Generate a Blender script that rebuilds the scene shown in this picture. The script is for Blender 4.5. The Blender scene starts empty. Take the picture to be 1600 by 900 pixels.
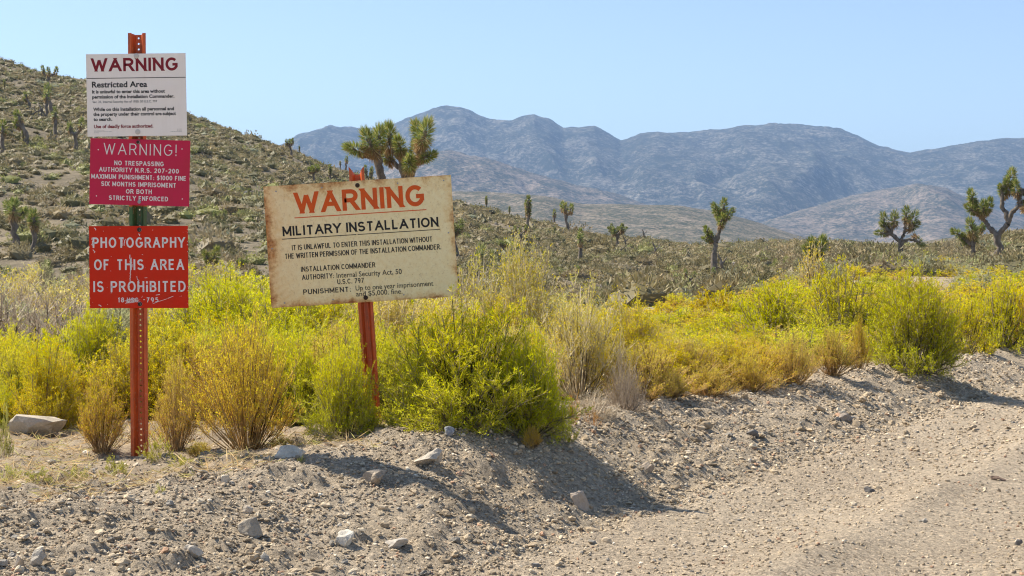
import bpy, bmesh, math, random
import numpy as np
from mathutils import Vector, Matrix

# ------------------------------------------------------------------ camera, sky, sun
S = bpy.context.scene
COL = S.collection
FPX = 2400.0                      # focal length in photo pixels (1600 wide)
TILT = math.atan(65 / FPX)        # camera looks slightly down
CAMH = 1.2
cam = bpy.data.cameras.new('camera'); cam.sensor_width = 36; cam.lens = 36 * FPX / 1600
cam.clip_start = 0.1; cam.clip_end = 60000
camo = bpy.data.objects.new('camera', cam); COL.objects.link(camo)
camo.location = (0, 0, CAMH); camo.rotation_euler = (math.pi / 2 - TILT, 0, 0)
S.camera = camo
SUN = Vector((-.77, .42, 1.0)).normalized()
SUN_EL = math.asin(SUN.z); SUN_AZ = math.atan2(SUN.x, SUN.y)
W = bpy.data.worlds.new('World'); S.world = W; W.use_nodes = True
sky = W.node_tree.nodes.new('ShaderNodeTexSky'); sky.sky_type = 'NISHITA'; sky.sun_disc = False
sky.sun_elevation = SUN_EL; sky.sun_rotation = SUN_AZ % (2 * math.pi)
sky.altitude = 1500; sky.air_density = 1.0; sky.dust_density = 0.8; sky.ozone_density = 2.6
bg = W.node_tree.nodes['Background']; bg.inputs['Strength'].default_value = 0.10
hs_ = W.node_tree.nodes.new('ShaderNodeHueSaturation'); hs_.inputs['Saturation'].default_value = .90
W.node_tree.links.new(sky.outputs[0], hs_.inputs['Color']); W.node_tree.links.new(hs_.outputs[0], bg.inputs['Color'])
sl = bpy.data.lights.new('sun', 'SUN'); sl.energy = 4.9; sl.angle = math.radians(.53); sl.color = (1, .92, .79)
so = bpy.data.objects.new('sun', sl); COL.objects.link(so)
so.rotation_euler = SUN.to_track_quat('Z', 'Y').to_euler()
S.view_settings.view_transform = 'Standard'; S.view_settings.look = 'None'
S.view_settings.exposure = 0.9; S.view_settings.gamma = 1; S.view_settings.use_curve_mapping = False
S.render.engine = 'CYCLES'
S.cycles.filter_width = 1.15; S.cycles.max_bounces = 6; S.cycles.diffuse_bounces = 3; S.cycles.transmission_bounces = 3
S.cycles.transparent_max_bounces = 4; S.cycles.volume_bounces = 0

# ------------------------------------------------------------------ helpers
RNG = np.random.default_rng(7)

def hsh(ix, iy, seed):
    n = (ix.astype(np.int64) * 374761393 + iy.astype(np.int64) * 668265263 + seed * 974634533) & 0xffffffff
    n = ((n ^ (n >> 13)) * 1274126177) & 0xffffffff
    n = ((n ^ (n >> 16)) * 2246822519) & 0xffffffff
    return ((n ^ (n >> 15)) & 0xffff) / 65535.0

def vnoise(x, y, seed=0):
    ix = np.floor(x); iy = np.floor(y); fx = x - ix; fy = y - iy
    fx = fx * fx * fx * (fx * (fx * 6 - 15) + 10); fy = fy * fy * fy * (fy * (fy * 6 - 15) + 10)
    ix = ix.astype(np.int64); iy = iy.astype(np.int64)
    a = hsh(ix, iy, seed); b = hsh(ix + 1, iy, seed); c = hsh(ix, iy + 1, seed); d = hsh(ix + 1, iy + 1, seed)
    return (a + (b - a) * fx) * (1 - fy) + (c + (d - c) * fx) * fy

def fbm(x, y, oct=4, seed=0, gain=.5):
    s = np.zeros(np.broadcast(x, y).shape); a = 1.0; t = 0
    for i in range(oct):
        s = s + a * (vnoise(x * 2 ** i + 17.3 * i, y * 2 ** i - 9.1 * i, seed + i) * 2 - 1); t += a; a *= gain
    return s / t

def sstep(a, b, x):
    t = np.clip((x - a) / (b - a), 0, 1); return t * t * (3 - 2 * t)

def link(name, me, parent=None):
    o = bpy.data.objects.new(name, me); COL.objects.link(o)
    if parent is not None: o.parent = parent
    return o

def mesh(name, v, faces, mats, smooth=False, col=None, mi=None, parent=None):
    """faces: list of (K,n) int arrays; mi: list of material indexes or arrays per entry; col: (N,3) per point."""
    me = bpy.data.meshes.new(name)
    v = np.asarray(v, np.float32); me.vertices.add(len(v)); me.vertices.foreach_set('co', v.ravel())
    faces = [np.asarray(f, np.int32) for f in faces]
    loops = np.concatenate([f.ravel() for f in faces]); tot = np.concatenate([np.full(len(f), f.shape[1], np.int32) for f in faces])
    me.loops.add(len(loops)); me.loops.foreach_set('vertex_index', loops)
    me.polygons.add(len(tot)); st = np.zeros(len(tot), np.int32); st[1:] = np.cumsum(tot)[:-1]
    me.polygons.foreach_set('loop_start', st); me.polygons.foreach_set('loop_total', tot)
    for m in (mats if isinstance(mats, (list, tuple)) else [mats]): me.materials.append(m)
    if mi is not None:
        me.polygons.foreach_set('material_index', np.concatenate([np.broadcast_to(np.asarray(a, np.int32), (len(f),)) for a, f in zip(mi, faces)]))
    me.polygons.foreach_set('use_smooth', np.full(len(tot), smooth))
    me.update(calc_edges=True)
    if col is not None:
        at = me.color_attributes.new('Col', 'FLOAT_COLOR', 'POINT')
        c = np.ones((len(v), 4), np.float32); c[:, :3] = col; at.data.foreach_set('color', c.ravel())
    return link(name, me, parent)

def tag(o, label=None, cat=None, group=None, kind=None):
    if label: o['label'] = label
    if cat: o['category'] = cat
    if group: o['group'] = group
    if kind: o['kind'] = kind
    return o

def empty(name, loc=(0, 0, 0)):
    o = bpy.data.objects.new(name, None); COL.objects.link(o); o.location = loc; o.empty_display_size = .2; return o

def copy_tree(o, parent=None):
    c = o.copy(); COL.objects.link(c); c.parent = parent
    for k in list(o.children): copy_tree(k, c)
    return c

# ------------------------------------------------------------------ materials
def mat(name):
    m = bpy.data.materials.new(name); m.use_nodes = True
    nt = m.node_tree; return m, nt, nt.nodes['Principled BSDF'], nt.nodes['Material Output']

def N(nt, t, **kw):
    n = nt.nodes.new(t)
    for k, v in kw.items():
        if k in n.inputs: n.inputs[k].default_value = v
        else: setattr(n, k, v)
    return n

def ramp(nt, fac, stops):
    r = nt.nodes.new('ShaderNodeValToRGB'); e = r.color_ramp.elements
    while len(e) < len(stops): e.new(.5)
    for el, (p, c) in zip(e, stops):
        el.position = p; el.color = (*c, 1) if len(c) == 3 else c
    nt.links.new(fac, r.inputs[0]); return r.outputs[0]

def mixc(nt, fac, a, b, blend='MIX'):
    n = nt.nodes.new('ShaderNodeMix'); n.data_type = 'RGBA'; n.blend_type = blend
    for s, v in ((n.inputs[0], fac), (n.inputs[6], a), (n.inputs[7], b)):
        if isinstance(v, bpy.types.NodeSocket): nt.links.new(v, s)
        else: s.default_value = v if not isinstance(v, tuple) else (*v, 1)[:4]
    return n.outputs[2]

def noise(nt, scale, detail=4, rough=.55, vec=None, typ='FBM'):
    n = N(nt, 'ShaderNodeTexNoise', Scale=scale, Detail=detail, Roughness=rough)
    if vec is not None: nt.links.new(vec, n.inputs['Vector'])
    return n.outputs[0]

def objco(nt):
    return nt.nodes.new('ShaderNodeTexCoord').outputs['Object']

def bump(nt, h, bsdf, strength, dist, prev=None):
    b = N(nt, 'ShaderNodeBump', Strength=strength, Distance=dist); nt.links.new(h, b.inputs['Height'])
    if prev is not None: nt.links.new(prev, b.inputs['Normal'])
    nt.links.new(b.outputs[0], bsdf.inputs['Normal']); return b.outputs[0]

def m_gravel(name, tint, lo, hi, big=1.2):
    m, nt, p, out = mat(name); co = objco(nt)
    c1 = ramp(nt, noise(nt, big, 5, .6, co), [(.3, lo), (.7, hi)])
    v = N(nt, 'ShaderNodeTexVoronoi', Scale=70.0); nt.links.new(co, v.inputs['Vector'])
    hs = nt.nodes.new('ShaderNodeSeparateColor'); nt.links.new(v.outputs['Color'], hs.inputs[0])
    c2 = ramp(nt, hs.outputs[0], [(0, (.55, .53, .5)), (.35, (.85, .85, .85)), (.8, (1.1, 1.08, 1.04)), (1, (1.5, 1.45, 1.38))])
    c = mixc(nt, .75, c1, c2, 'MULTIPLY')
    c = mixc(nt, .5, c, ramp(nt, noise(nt, 260, 3, .7, co), [(.3, (.6, .58, .56)), (.7, (1.25, 1.22, 1.2))]), 'MULTIPLY')
    c = mixc(nt, 1.0, c, tint, 'MULTIPLY')
    nt.links.new(c, p.inputs['Base Color']); p.inputs['Roughness'].default_value = .95; p.inputs['Specular IOR Level'].default_value = .15
    b1 = bump(nt, v.outputs['Distance'], p, .9, -.012)
    bump(nt, noise(nt, 150, 5, .7, co), p, 1.0, .016, b1)
    return m

M_ROAD = m_gravel('road_gravel', (1, 1, 1), (.50, .41, .30), (.59, .495, .37), .8)
M_BERM = m_gravel('berm_gravel', (1, 1, 1), (.46, .38, .275), (.57, .48, .36), 2.2)

def m_dirt():
    m, nt, p, out = mat('desert_dirt'); co = objco(nt)
    c = ramp(nt, noise(nt, 1.7, 6, .65, co), [(.3, (.21, .165, .11)), (.5, (.31, .25, .18)), (.7, (.4, .33, .24))])
    c = mixc(nt, .6, c, ramp(nt, noise(nt, 60, 4, .7, co), [(.3, (.6, .58, .55)), (.7, (1.3, 1.27, 1.2))]), 'MULTIPLY')
    nt.links.new(c, p.inputs['Base Color']); p.inputs['Roughness'].default_value = .95; p.inputs['Specular IOR Level'].default_value = .1
    bump(nt, noise(nt, 45, 6, .75, co), p, .7, .02); return m
M_DIRT = m_dirt()

def m_hill():
    m, nt, p, out = mat('hillside_soil'); co = objco(nt)
    c = ramp(nt, noise(nt, .09, 6, .7, co), [(.3, (.17, .145, .10)), (.5, (.245, .205, .145)), (.68, (.36, .30, .21))])
    c = mixc(nt, .7, c, ramp(nt, noise(nt, 1.3, 5, .75, co), [(.32, (.5, .5, .47)), (.6, (1.05, 1.03, 1)), (.75, (1.4, 1.33, 1.25))]), 'MULTIPLY')
    nt.links.new(c, p.inputs['Base Color']); p.inputs['Roughness'].default_value = .95; p.inputs['Specular IOR Level'].default_value = .1
    bump(nt, noise(nt, 1.1, 6, .75, co), p, .9, .4); return m
M_HILL = m_hill()

def m_far(name, soil, rock, veg, vs, cover, sc=1.0):
    m, nt, p, out = mat(name); co = objco(nt)
    c = ramp(nt, noise(nt, .0016 / sc, 6, .65, co), [(.35, soil), (.65, rock)])
    n2 = noise(nt, vs, 4, .8, co); n3 = noise(nt, vs * .13, 5, .7, co)
    ad = N(nt, 'ShaderNodeMath', operation='MULTIPLY_ADD'); nt.links.new(n3, ad.inputs[0]); ad.inputs[1].default_value = .5; nt.links.new(n2, ad.inputs[2])
    f = ramp(nt, ad.outputs[0], [(cover - .11, (0, 0, 0)), (cover + .07, (1, 1, 1))])
    c = mixc(nt, f, c, veg)
    bump(nt, n2, p, .7, .25 / vs)
    nt.links.new(c, p.inputs['Base Color']); p.inputs['Roughness'].default_value = 1; p.inputs['Specular IOR Level'].default_value = 0
    return m
# ------------------------------------------------------------------ terrain function
UX, UY = .5145, .8575; NX, NY = -.8575, .5145; P0 = (.21, 6.33)     # road direction and its left normal
TS = [-9, -3, -2, -1, -.3, .3, .7, 1.2, 1.7, 3, 4.5, 6.2, 8, 12, 20, 80]
TZC = [.19, .20, .21, .26, .32, .35, .35, .33, .30, .26, .25, .24, .2, .2, .2, .2]
TT = [1.8, 1.7, 1.55, 1.15, .85, .76, .76, .76, .80, 1.0, .88, .7, .55, .55, .55, .55]
AX = [-1600, 0, 80, 140, 300, 400, 460, 520, 700, 800, 900, 1000, 1100, 1180, 1260, 1330, 1400, 1450, 1500, 1560, 1600, 1750, 3000]
ASKY = [60, 94, 119, 127, 181, 217, 237, 264, 313, 338, 364, 376, 385, 381, 379, 382, 386, 386, 378, 369, 364, 345, 300]
ARS = [230, 230, 230, 230, 225, 220, 215, 210, 195, 190, 185, 180, 170, 230, 240, 240, 230, 220, 190, 170, 160, 150, 150]
AFOOT = [-.1, -.2, -.2, -.15, -.1, -.1, -.2, -.4, -.8, -1.1, -1.4, -1.6, -1.1, -.5, .1, .2, .2, .2, .2, .2, .2, .3, .3]
FX = [(p - 800) / FPX for p in AX]

def road_st(x, y):
    dx = x - P0[0]; dy = y - P0[1]
    return dx * UX + dy * UY, dx * NX + dy * NY

def terrain(x, y, fine=True):
    x = np.asarray(x, float); y = np.asarray(y, float)
    s, t = road_st(x, y); r = np.hypot(x, y)
    w1 = fbm(x * .9, y * .9, 2, 5); w2 = fbm(x * 2.6, y * 2.6, 2, 9)
    tw = t + .14 * w1 + .06 * w2
    zc = np.interp(s, TS, TZC) + .03 * w1; T = np.interp(s, TS, TT)
    u = np.clip(tw / T, 0, 1)
    prof = np.where(u < .07, .5 * u * u / .07, u - .035); prof = np.minimum(prof / .93, 1)
    prof = prof * (1 - .0) - .06 * np.sin(np.pi * np.clip(u, 0, 1)) * 0
    prof = np.where(u > .78, prof - (u - .78) ** 2 * 1.1, prof)
    berm = zc * prof
    xb = np.interp(x, [-12, -5, -1, 2.5, 6, 10, 20], [-.15, -.25, -.3, -.4, .05, .15, .2])
    zb = .22 + (xb - .22) * sstep(8, 24, r)
    back = sstep(0, .9, tw - T - .1)
    z = berm * (1 - back) + zb * back
    z = np.where(tw > T, np.maximum(z, np.minimum(zb, berm)), z)
    # right hand shoulder of the road
    z = z + .25 * sstep(-9.5, -11.5, t)
    # windrows and ruts along the road
    rut = np.zeros_like(z)
    for c, w, a in ((-.5, .28, -.022), (-1.0, .13, .026), (-1.5, .24, -.018), (-2.0, .12, .032), (-2.5, .3, -.022), (-3.1, .12, .022), (-3.6, .35, -.02), (-4.6, .2, .02), (-6.4, .35, -.02)):
        rut += a * np.exp(-((t - c + .12 * vnoise(s * .35, s * 0 + c, 3)) / w) ** 2) * (.4 + vnoise(s * 1.1, s * 0 + c * 7, 4))
    z = z + 1.6 * rut
    # foot of the hill and the hill itself
    a = np.clip(np.where(y > .5, x / np.maximum(y, .5), np.sign(x) * 1.2), -1.2, 1.2)
    sk = (385 - np.interp(a, FX, ASKY)) / FPX; Rs = np.interp(a, FX, ARS); zf = np.interp(a, FX, AFOOT)
    Y = np.maximum(y, .35 * r)
    zs = CAMH + sk * Rs
    h = np.clip((Y - 58) / (Rs - 58), 0, 1)
    g = h * (.86 + .14 * h)
    zh = zf + (zs - zf) * g
    zh = np.where(Y > Rs, zs - (Y - Rs) * .12, zh)
    plain = -1.0 + 12 * sstep(400, 2400, Y) - 3 * sstep(150, 300, Y)
    zh = np.maximum(zh, plain)
    k = sstep(30, 60, Y)
    big = fbm(x / 22, y / 22, 4, 31); sm = fbm(x / 3.1, y / 3.1, 3, 51)
    lift = sstep(60, 110, Y) * (1 - sstep(.93, 1.0, Y / Rs) * .75) * (1 - sstep(300, 500, Y))
    zh = zh + lift * (.75 * big * np.clip((zs + 2) / 8, .35, 1.3)) + .14 * sm * sstep(60, 90, Y) * (1 - sstep(300, 500, Y))
    z = z * (1 - k) + zh * k
    for mx, my, mz, mr in MOUNDS: z = z + mz * np.exp(-((x - mx) ** 2 + (y - my) ** 2) / mr ** 2)
    if fine:
        near = 1 - sstep(16, 40, r)
        bz = sstep(-.35, .15, t) * (1 - sstep(1.6, 3.0, t - T))
        lump = fbm(x * 5.5, y * 5.5, 3, 71); lump2 = fbm(x * 17, y * 17, 3, 81, .6); clod = np.maximum(0, fbm(x * 9.5, y * 9.5, 2, 77) - .12)
        z = z + near * (bz * (.022 * lump + .010 * lump2 + .05 * clod) + (1 - bz) * (.006 * lump + .004 * lump2))
        z = z + .03 * fbm(x * 1.3, y * 1.3, 3, 91) * sstep(1.2, 2.5, t) * near
    return z

MOUNDS = []
CT, ST = math.cos(TILT), math.sin(TILT)
def pdir(px, py):
    u = (px - 800) / FPX; v = (450 - py) / FPX
    return np.array((u, CT + v * ST, -ST + v * CT))
def at(px, py, Y):
    d = pdir(px, py); return np.array((0, 0, CAMH)) + d * (Y / d[1])
_ys = np.geomspace(3.5, 420, 2600)
def hit(px, py):
    """where the sight line through a photo pixel meets the ground; past the crest it stops on the crest"""
    d = pdir(px, py); p = np.array((0, 0, CAMH)) + d[None] * (_ys / d[1])[:, None]
    g = terrain(p[:, 0], p[:, 1], False); below = np.nonzero(p[:, 2] <= g)[0]
    i = below[0] if len(below) else int(np.argmin((p[:, 2] - g) / _ys + (_ys < 60)))
    return Vector((p[i, 0], p[i, 1], float(terrain(p[i, 0], p[i, 1]))))
def ground(x, y): return float(terrain(np.array(float(x)), np.array(float(y))))

for _px, _py, _Y, _r in ((218, 712, 7.06, .5), (584, 668, 7.6, .5)):     # the earth each post stands in
    _b = at(_px, _py, _Y); MOUNDS.append((_b[0], _b[1], _b[2] - ground(_b[0], _b[1]), _r))
# ------------------------------------------------------------------ ground meshes
def build_ground():
    rr = [1.2]
    while rr[-1] < 3000:
        r = rr[-1]; rr.append(r * (1.012 if r < 4.6 else 1.0029 if r < 26 else 1.0065 if r < 320 else 1.03))
    rr = np.array(rr)
    th = np.concatenate([np.arange(-180, -60, 6.), np.arange(-60, -26, 1.), np.arange(-26, 26, .13), np.arange(26, 60, 1.), np.arange(60, 180, 6.)]) * math.pi / 180
    R, TH = np.meshgrid(rr, th, indexing='ij'); x = R * np.sin(TH); y = R * np.cos(TH)
    z = terrain(x, y); nr, na = R.shape
    idx = np.arange(nr * na).reshape(nr, na); j2 = np.roll(idx, -1, axis=1)
    q = np.stack([idx[:-1], j2[:-1], j2[1:], idx[1:]], -1).reshape(-1, 4)[:, ::-1]
    v = np.stack([x, y, z], -1).reshape(-1, 3)
    cx = v[q[:, 0], 0]; cy = v[q[:, 0], 1]; s, t = road_st(cx, cy); r = np.hypot(cx, cy); T = np.interp(s, TS, TT)
    w = .25 * fbm(cx * 2, cy * 2, 3, 13)
    far = np.maximum(cy, .35 * r) > 56
    road = (t < -.02 + w * .3) & (t > -11) & ~far
    berm = (t >= -.02 + w * .3) & (t < T + .35 + w) & ~far
    for nm, sel, m in (('gravel_road', road, M_ROAD), ('gravel_berm', berm, M_BERM), ('ground', ~road & ~berm & ~far, M_DIRT), ('hillside', far, M_HILL)):
        f = q[sel]; used, inv = np.unique(f, return_inverse=True)
        vv = v[used]; ff = inv.reshape(-1, 4)
        if nm == 'ground':       # close the hole under the camera
            ring = np.nonzero(np.isin(used, idx[0]))[0]
        o = mesh(nm, vv, [ff], m, True); tag(o, kind='structure')
    n0 = na; c = np.vstack([v[idx[0]], [[0, 0, float(z[0].mean())]]])
    o = mesh('road_surface', c, [np.stack([np.arange(n0), np.full(n0, n0), (np.arange(n0) + 1) % n0], -1)[:, ::-1]], M_ROAD, True); tag(o, kind='structure')
build_ground()

# ------------------------------------------------------------------ far hills and mountains
def range_mesh(name, px, py, Rc, depth, base, amp, spur, seed, m, back=.5):
    """a range whose crest line stands Rc metres out and whose spurs run down towards the valley"""
    a = np.arange(-24, 24.01, .07) * math.pi / 180; tn = np.tan(a) * FPX + 800
    H = CAMH + (385 - np.interp(tn, px, py)) / FPX * Rc
    nr = 150; u = np.linspace(0, 1 + back, nr)
    A, Uu = np.meshgrid(a, u, indexing='ij'); Hh = np.repeat(H[:, None], nr, 1)
    rc = Rc * (1 + .04 * fbm(A * 14, A * 0 + seed, 2, seed))
    R = rc - depth + depth * Uu
    X = R * np.sin(A) / np.cos(A) ; Y = R
    wob = fbm(X / (depth * .35), Y / (depth * .35), 3, seed + 3)
    def rdg(x, y, sd, o=4):      # sharp crested spurs with V shaped gullies between
        t = np.zeros_like(x); am = 1.0; tot = 0
        for i in range(o):
            t += am * (1 - np.abs(vnoise(x * 2 ** i + 31 * i, y * 2 ** i + 7 * i, sd + i) * 2 - 1)); tot += am; am *= .5
        return t / tot
    rid = rdg(X / spur + .5 * wob, Y / (spur * 2.6) + .4 * wob, seed + 7); gul = rdg(X / (spur * .30) + .6 * wob, Y / (spur * .8), seed + 11, 3)
    p = np.where(Uu < 1, .12 * Uu + .88 * sstep(0, 1.02, Uu) ** 1.15, 1 - (Uu - 1) * .55)
    win = np.sin(np.pi * np.clip(Uu, 0, 1)) ** .8
    z = base + (Hh - base) * p + (Hh - base) * win * amp * (1.5 * rid + .45 * gul - 1.15)
    crest = np.exp(-((Uu - 1) / .06) ** 2)
    z = z + (Hh - base) * .012 * fbm(X / (spur * .08), Y / (spur * .08), 3, seed + 19) * (1 + crest)
    na = len(a); idx = np.arange(na * nr).reshape(na, nr)
    q = np.stack([idx[:-1, :-1], idx[1:, :-1], idx[1:, 1:], idx[:-1, 1:]], -1).reshape(-1, 4)
    o = mesh(name, np.stack([X, Y, z], -1).reshape(-1, 3), [q], m, True); return tag(o, kind='structure')

M_MTN = m_far('mountain_rock', (.20, .18, .15), (.28, .25, .205), (.035, .042, .034), .062, .70)
M_FOOT = m_far('foothill_soil', (.25, .195, .15), (.30, .235, .18), (.05, .055, .038), .085, .73)
M_RIDGE = m_far('ridge_soil', (.25, .2, .145), (.33, .265, .2), (.065, .07, .045), .20, .72, .3)
range_mesh('mountains', [-200, 300, 440, 465, 515, 560, 600, 640, 665, 690, 720, 760, 800, 835, 860, 880, 930, 970, 1000, 1060, 1130, 1210, 1270, 1310, 1340, 1370, 1420, 1500, 1560, 1600, 1800],
           [290, 270, 228, 213, 195, 198, 196, 183, 177, 174, 177, 193, 196, 189, 196, 207, 207, 224, 213, 212, 206, 198, 196, 202, 213, 228, 242, 232, 222, 220, 226], 7000, 2900, 0, .23, 850, 101, M_MTN)
range_mesh('foothills', [-200, 480, 560, 620, 700, 760, 830, 900, 960, 1010, 1080, 1150, 1200, 1250, 1300, 1350, 1430, 1480, 1560, 1640, 1800],
           [420, 330, 285, 252, 234, 246, 270, 288, 300, 320, 352, 362, 344, 328, 312, 299, 286, 296, 330, 350, 360], 4300, 1100, 2, .2, 360, 201, M_FOOT)
range_mesh('low_ridge', [-200, 400, 640, 700, 760, 850, 910, 960, 1060, 1120, 1180, 1240, 1290, 1350, 1800],
           [330, 310, 296, 297, 299, 306, 319, 319, 320, 330, 346, 366, 380, 386, 388], 2200, 800, -2, .12, 150, 301, M_RIDGE)
range_mesh('right_slope', [-200, 1000, 1340, 1400, 1440, 1480, 1540, 1600, 1700, 1900],
           [420, 420, 396, 386, 378, 372, 366, 358, 340, 330], 900, 380, -3, .15, 60, 401, M_RIDGE)

# air between here and the mountains
def haze():
    bm = bmesh.new(); bmesh.ops.create_cube(bm, size=1)
    for v in bm.verts:
        v.co = ((v.co.x) * 9000, v.co.y * 14000 + 4000, (v.co.z + .5) * 690 - 40)
    me = bpy.data.meshes.new('haze'); bm.to_mesh(me); bm.free()
    o = link('haze', me); tag(o, kind='stuff')
    m = bpy.data.materials.new('haze_air'); m.use_nodes = True; nt = m.node_tree; nt.nodes.remove(nt.nodes['Principled BSDF'])
    pv = nt.nodes.new('ShaderNodeVolumePrincipled'); pv.inputs['Color'].default_value = (.36, .56, .90, 1)
    pv.inputs['Density'].default_value = HAZE; pv.inputs['Anisotropy'].default_value = .1
    nt.links.new(pv.outputs[0], nt.nodes['Material Output'].inputs['Volume']); me.materials.append(m)
HAZE = 1.0e-4
haze()
# ------------------------------------------------------------------ lettering
def arc(cx, cy, rx, ry, a0, a1, n=12):
    return [(cx + rx * math.cos(math.radians(a0 + (a1 - a0) * i / n)), cy + ry * math.sin(math.radians(a0 + (a1 - a0) * i / n))) for i in range(n + 1)]
G = {
 'A': (.72, [[(0, 0), (.36, 1), (.72, 0)], [(.13, .34), (.59, .34)]]),
 'B': (.58, [[(0, 0), (0, 1), (.33, 1)] + arc(.33, .76, .2, .24, 90, -90, 8) + [(0, .52)], [(.33, .52)] + arc(.33, .26, .25, .26, 90, -90, 8) + [(0, 0)]]),
 'C': (.68, [arc(.36, .5, .36, .5, 42, 318, 20)]),
 'D': (.64, [[(0, 0), (0, 1), (.26, 1)] + arc(.26, .5, .38, .5, 90, -90, 14) + [(0, 0)]]),
 'E': (.52, [[(.52, 1), (0, 1), (0, 0), (.52, 0)], [(0, .53), (.46, .53)]]),
 'F': (.5, [[(.5, 1), (0, 1), (0, 0)], [(0, .52), (.43, .52)]]),
 'G': (.72, [arc(.37, .5, .37, .5, 45, 330, 20) + [(.71, .2), (.71, .47), (.42, .47)]]),
 'H': (.6, [[(0, 0), (0, 1)], [(.6, 0), (.6, 1)], [(0, .53), (.6, .53)]]),
 'I': (.02, [[(.01, 0), (.01, 1)]]),
 'i': (.02, [[(.01, 0), (.01, .68)], [(.01, .83), (.01, 1)]]),
 'L': (.48, [[(0, 1), (0, 0), (.48, 0)]]),
 'M': (.74, [[(0, 0), (0, 1), (.37, .12), (.74, 1), (.74, 0)]]),
 'N': (.6, [[(0, 0), (0, 1), (.6, 0), (.6, 1)]]),
 'O': (.74, [arc(.37, .5, .37, .5, 90, 450, 26)]),
 'P': (.56, [[(0, 0), (0, 1), (.3, 1)] + arc(.3, .73, .26, .27, 90, -90, 10) + [(0, .46)]]),
 'R': (.6, [[(0, 0), (0, 1), (.32, 1)] + arc(.32, .74, .25, .26, 90, -90, 10) + [(0, .48)], [(.33, .48), (.6, 0)]]),
 'S': (.58, [arc(.29, .75, .27, .25, 25, 250, 12) + arc(.29, .26, .29, .26, 75, -160, 14)]),
 'T': (.6, [[(0, 1), (.6, 1)], [(.3, 1), (.3, 0)]]),
 'U': (.6, [[(0, 1), (0, .3)] + arc(.3, .3, .3, .3, 180, 360, 12) + [(.6, 1)]]),
 'W': (1.0, [[(0, 1), (.26, 0), (.5, .94), (.74, 0), (1.0, 1)]]),
 'X': (.6, [[(0, 0), (.6, 1)], [(0, 1), (.6, 0)]]),
 'Y': (.64, [[(0, 1), (.32, .45), (.64, 1)], [(.32, .45), (.32, 0)]]),
 '0': (.56, [arc(.28, .5, .28, .5, 90, 450, 22)]),
 '1': (.2, [[(0, .78), (.18, 1), (.18, 0)]]),
 '2': (.54, [arc(.27, .72, .26, .28, 165, -30, 12) + [(0, 0), (.54, 0)]]),
 '5': (.54, [[(.5, 1), (.08, 1), (.04, .52)] + arc(.26, .33, .28, .33, 130, -150, 14)]),
 '7': (.54, [[(0, 1), (.54, 1), (.18, 0)]]),
 '8': (.54, [arc(.27, .76, .23, .24, 270, 630, 16), arc(.27, .26, .27, .26, 90, 450, 18)]),
 '9': (.54, [arc(.27, .7, .26, .3, 0, 360, 16), [(.53, .7), (.5, .35), (.36, .0)]]),
 '!': (.06, [[(.03, 1), (.03, .25)], [(.03, .1), (.03, 0)]]),
 '.': (.06, [[(.03, .1), (.03, 0)]]), ',': (.06, [[(.05, .1), (.02, -.1)]]),
 ':': (.06, [[(.03, .62), (.03, .5)], [(.03, .12), (.03, 0)]]),
 '-': (.4, [[(0, .47), (.4, .47)]]),
 '$': (.54, [arc(.27, .72, .24, .2, 25, 250, 10) + arc(.27, .28, .26, .24, 75, -160, 12), [(.27, 1.08), (.27, -.08)]]),
}
def ribbon(pts, w):
    p = np.array(pts, float); closed = len(p) > 3 and np.hypot(*(p[0] - p[-1])) < 1e-6
    d = np.diff(p, axis=0); L = np.hypot(d[:, 0], d[:, 1]); keep = np.concatenate([[True], L > 1e-9]); p = p[keep]
    d = np.diff(p, axis=0); d /= np.hypot(d[:, 0], d[:, 1])[:, None]; n = np.stack([-d[:, 1], d[:, 0]], 1)
    m = np.zeros_like(p)
    for i in range(len(p)):
        a = n[i - 1] if i > 0 else (n[-1] if closed else n[0]); b = n[i] if i < len(n) else (n[0] if closed else n[-1])
        t = a + b; q = np.hypot(*t)
        if q < .25: t, q = b, 1.0
        t = t / q; m[i] = t / max(np.dot(t, b), .42)
    L = p + m * w / 2; R = p - m * w / 2; k = len(p)
    return np.vstack([L, R]), [(i, i + k, i + k + 1, i + 1) for i in range(k - 1)]

def sharp(a, b, c):
    u = (b[0] - a[0], b[1] - a[1]); v = (c[0] - b[0], c[1] - b[1])
    return (u[0] * v[0] + u[1] * v[1]) / (math.hypot(*u) * math.hypot(*v) + 1e-9) < -.25

def clip(pg, lim, sg):
    out = []
    for i, p in enumerate(pg):
        q = pg[(i + 1) % len(pg)]; a = (p[1] - lim) * sg; b = (q[1] - lim) * sg
        if a >= 0: out.append(p)
        if a * b < 0: out.append((p[0] + (q[0] - p[0]) * a / (a - b), lim))
    return out

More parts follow.
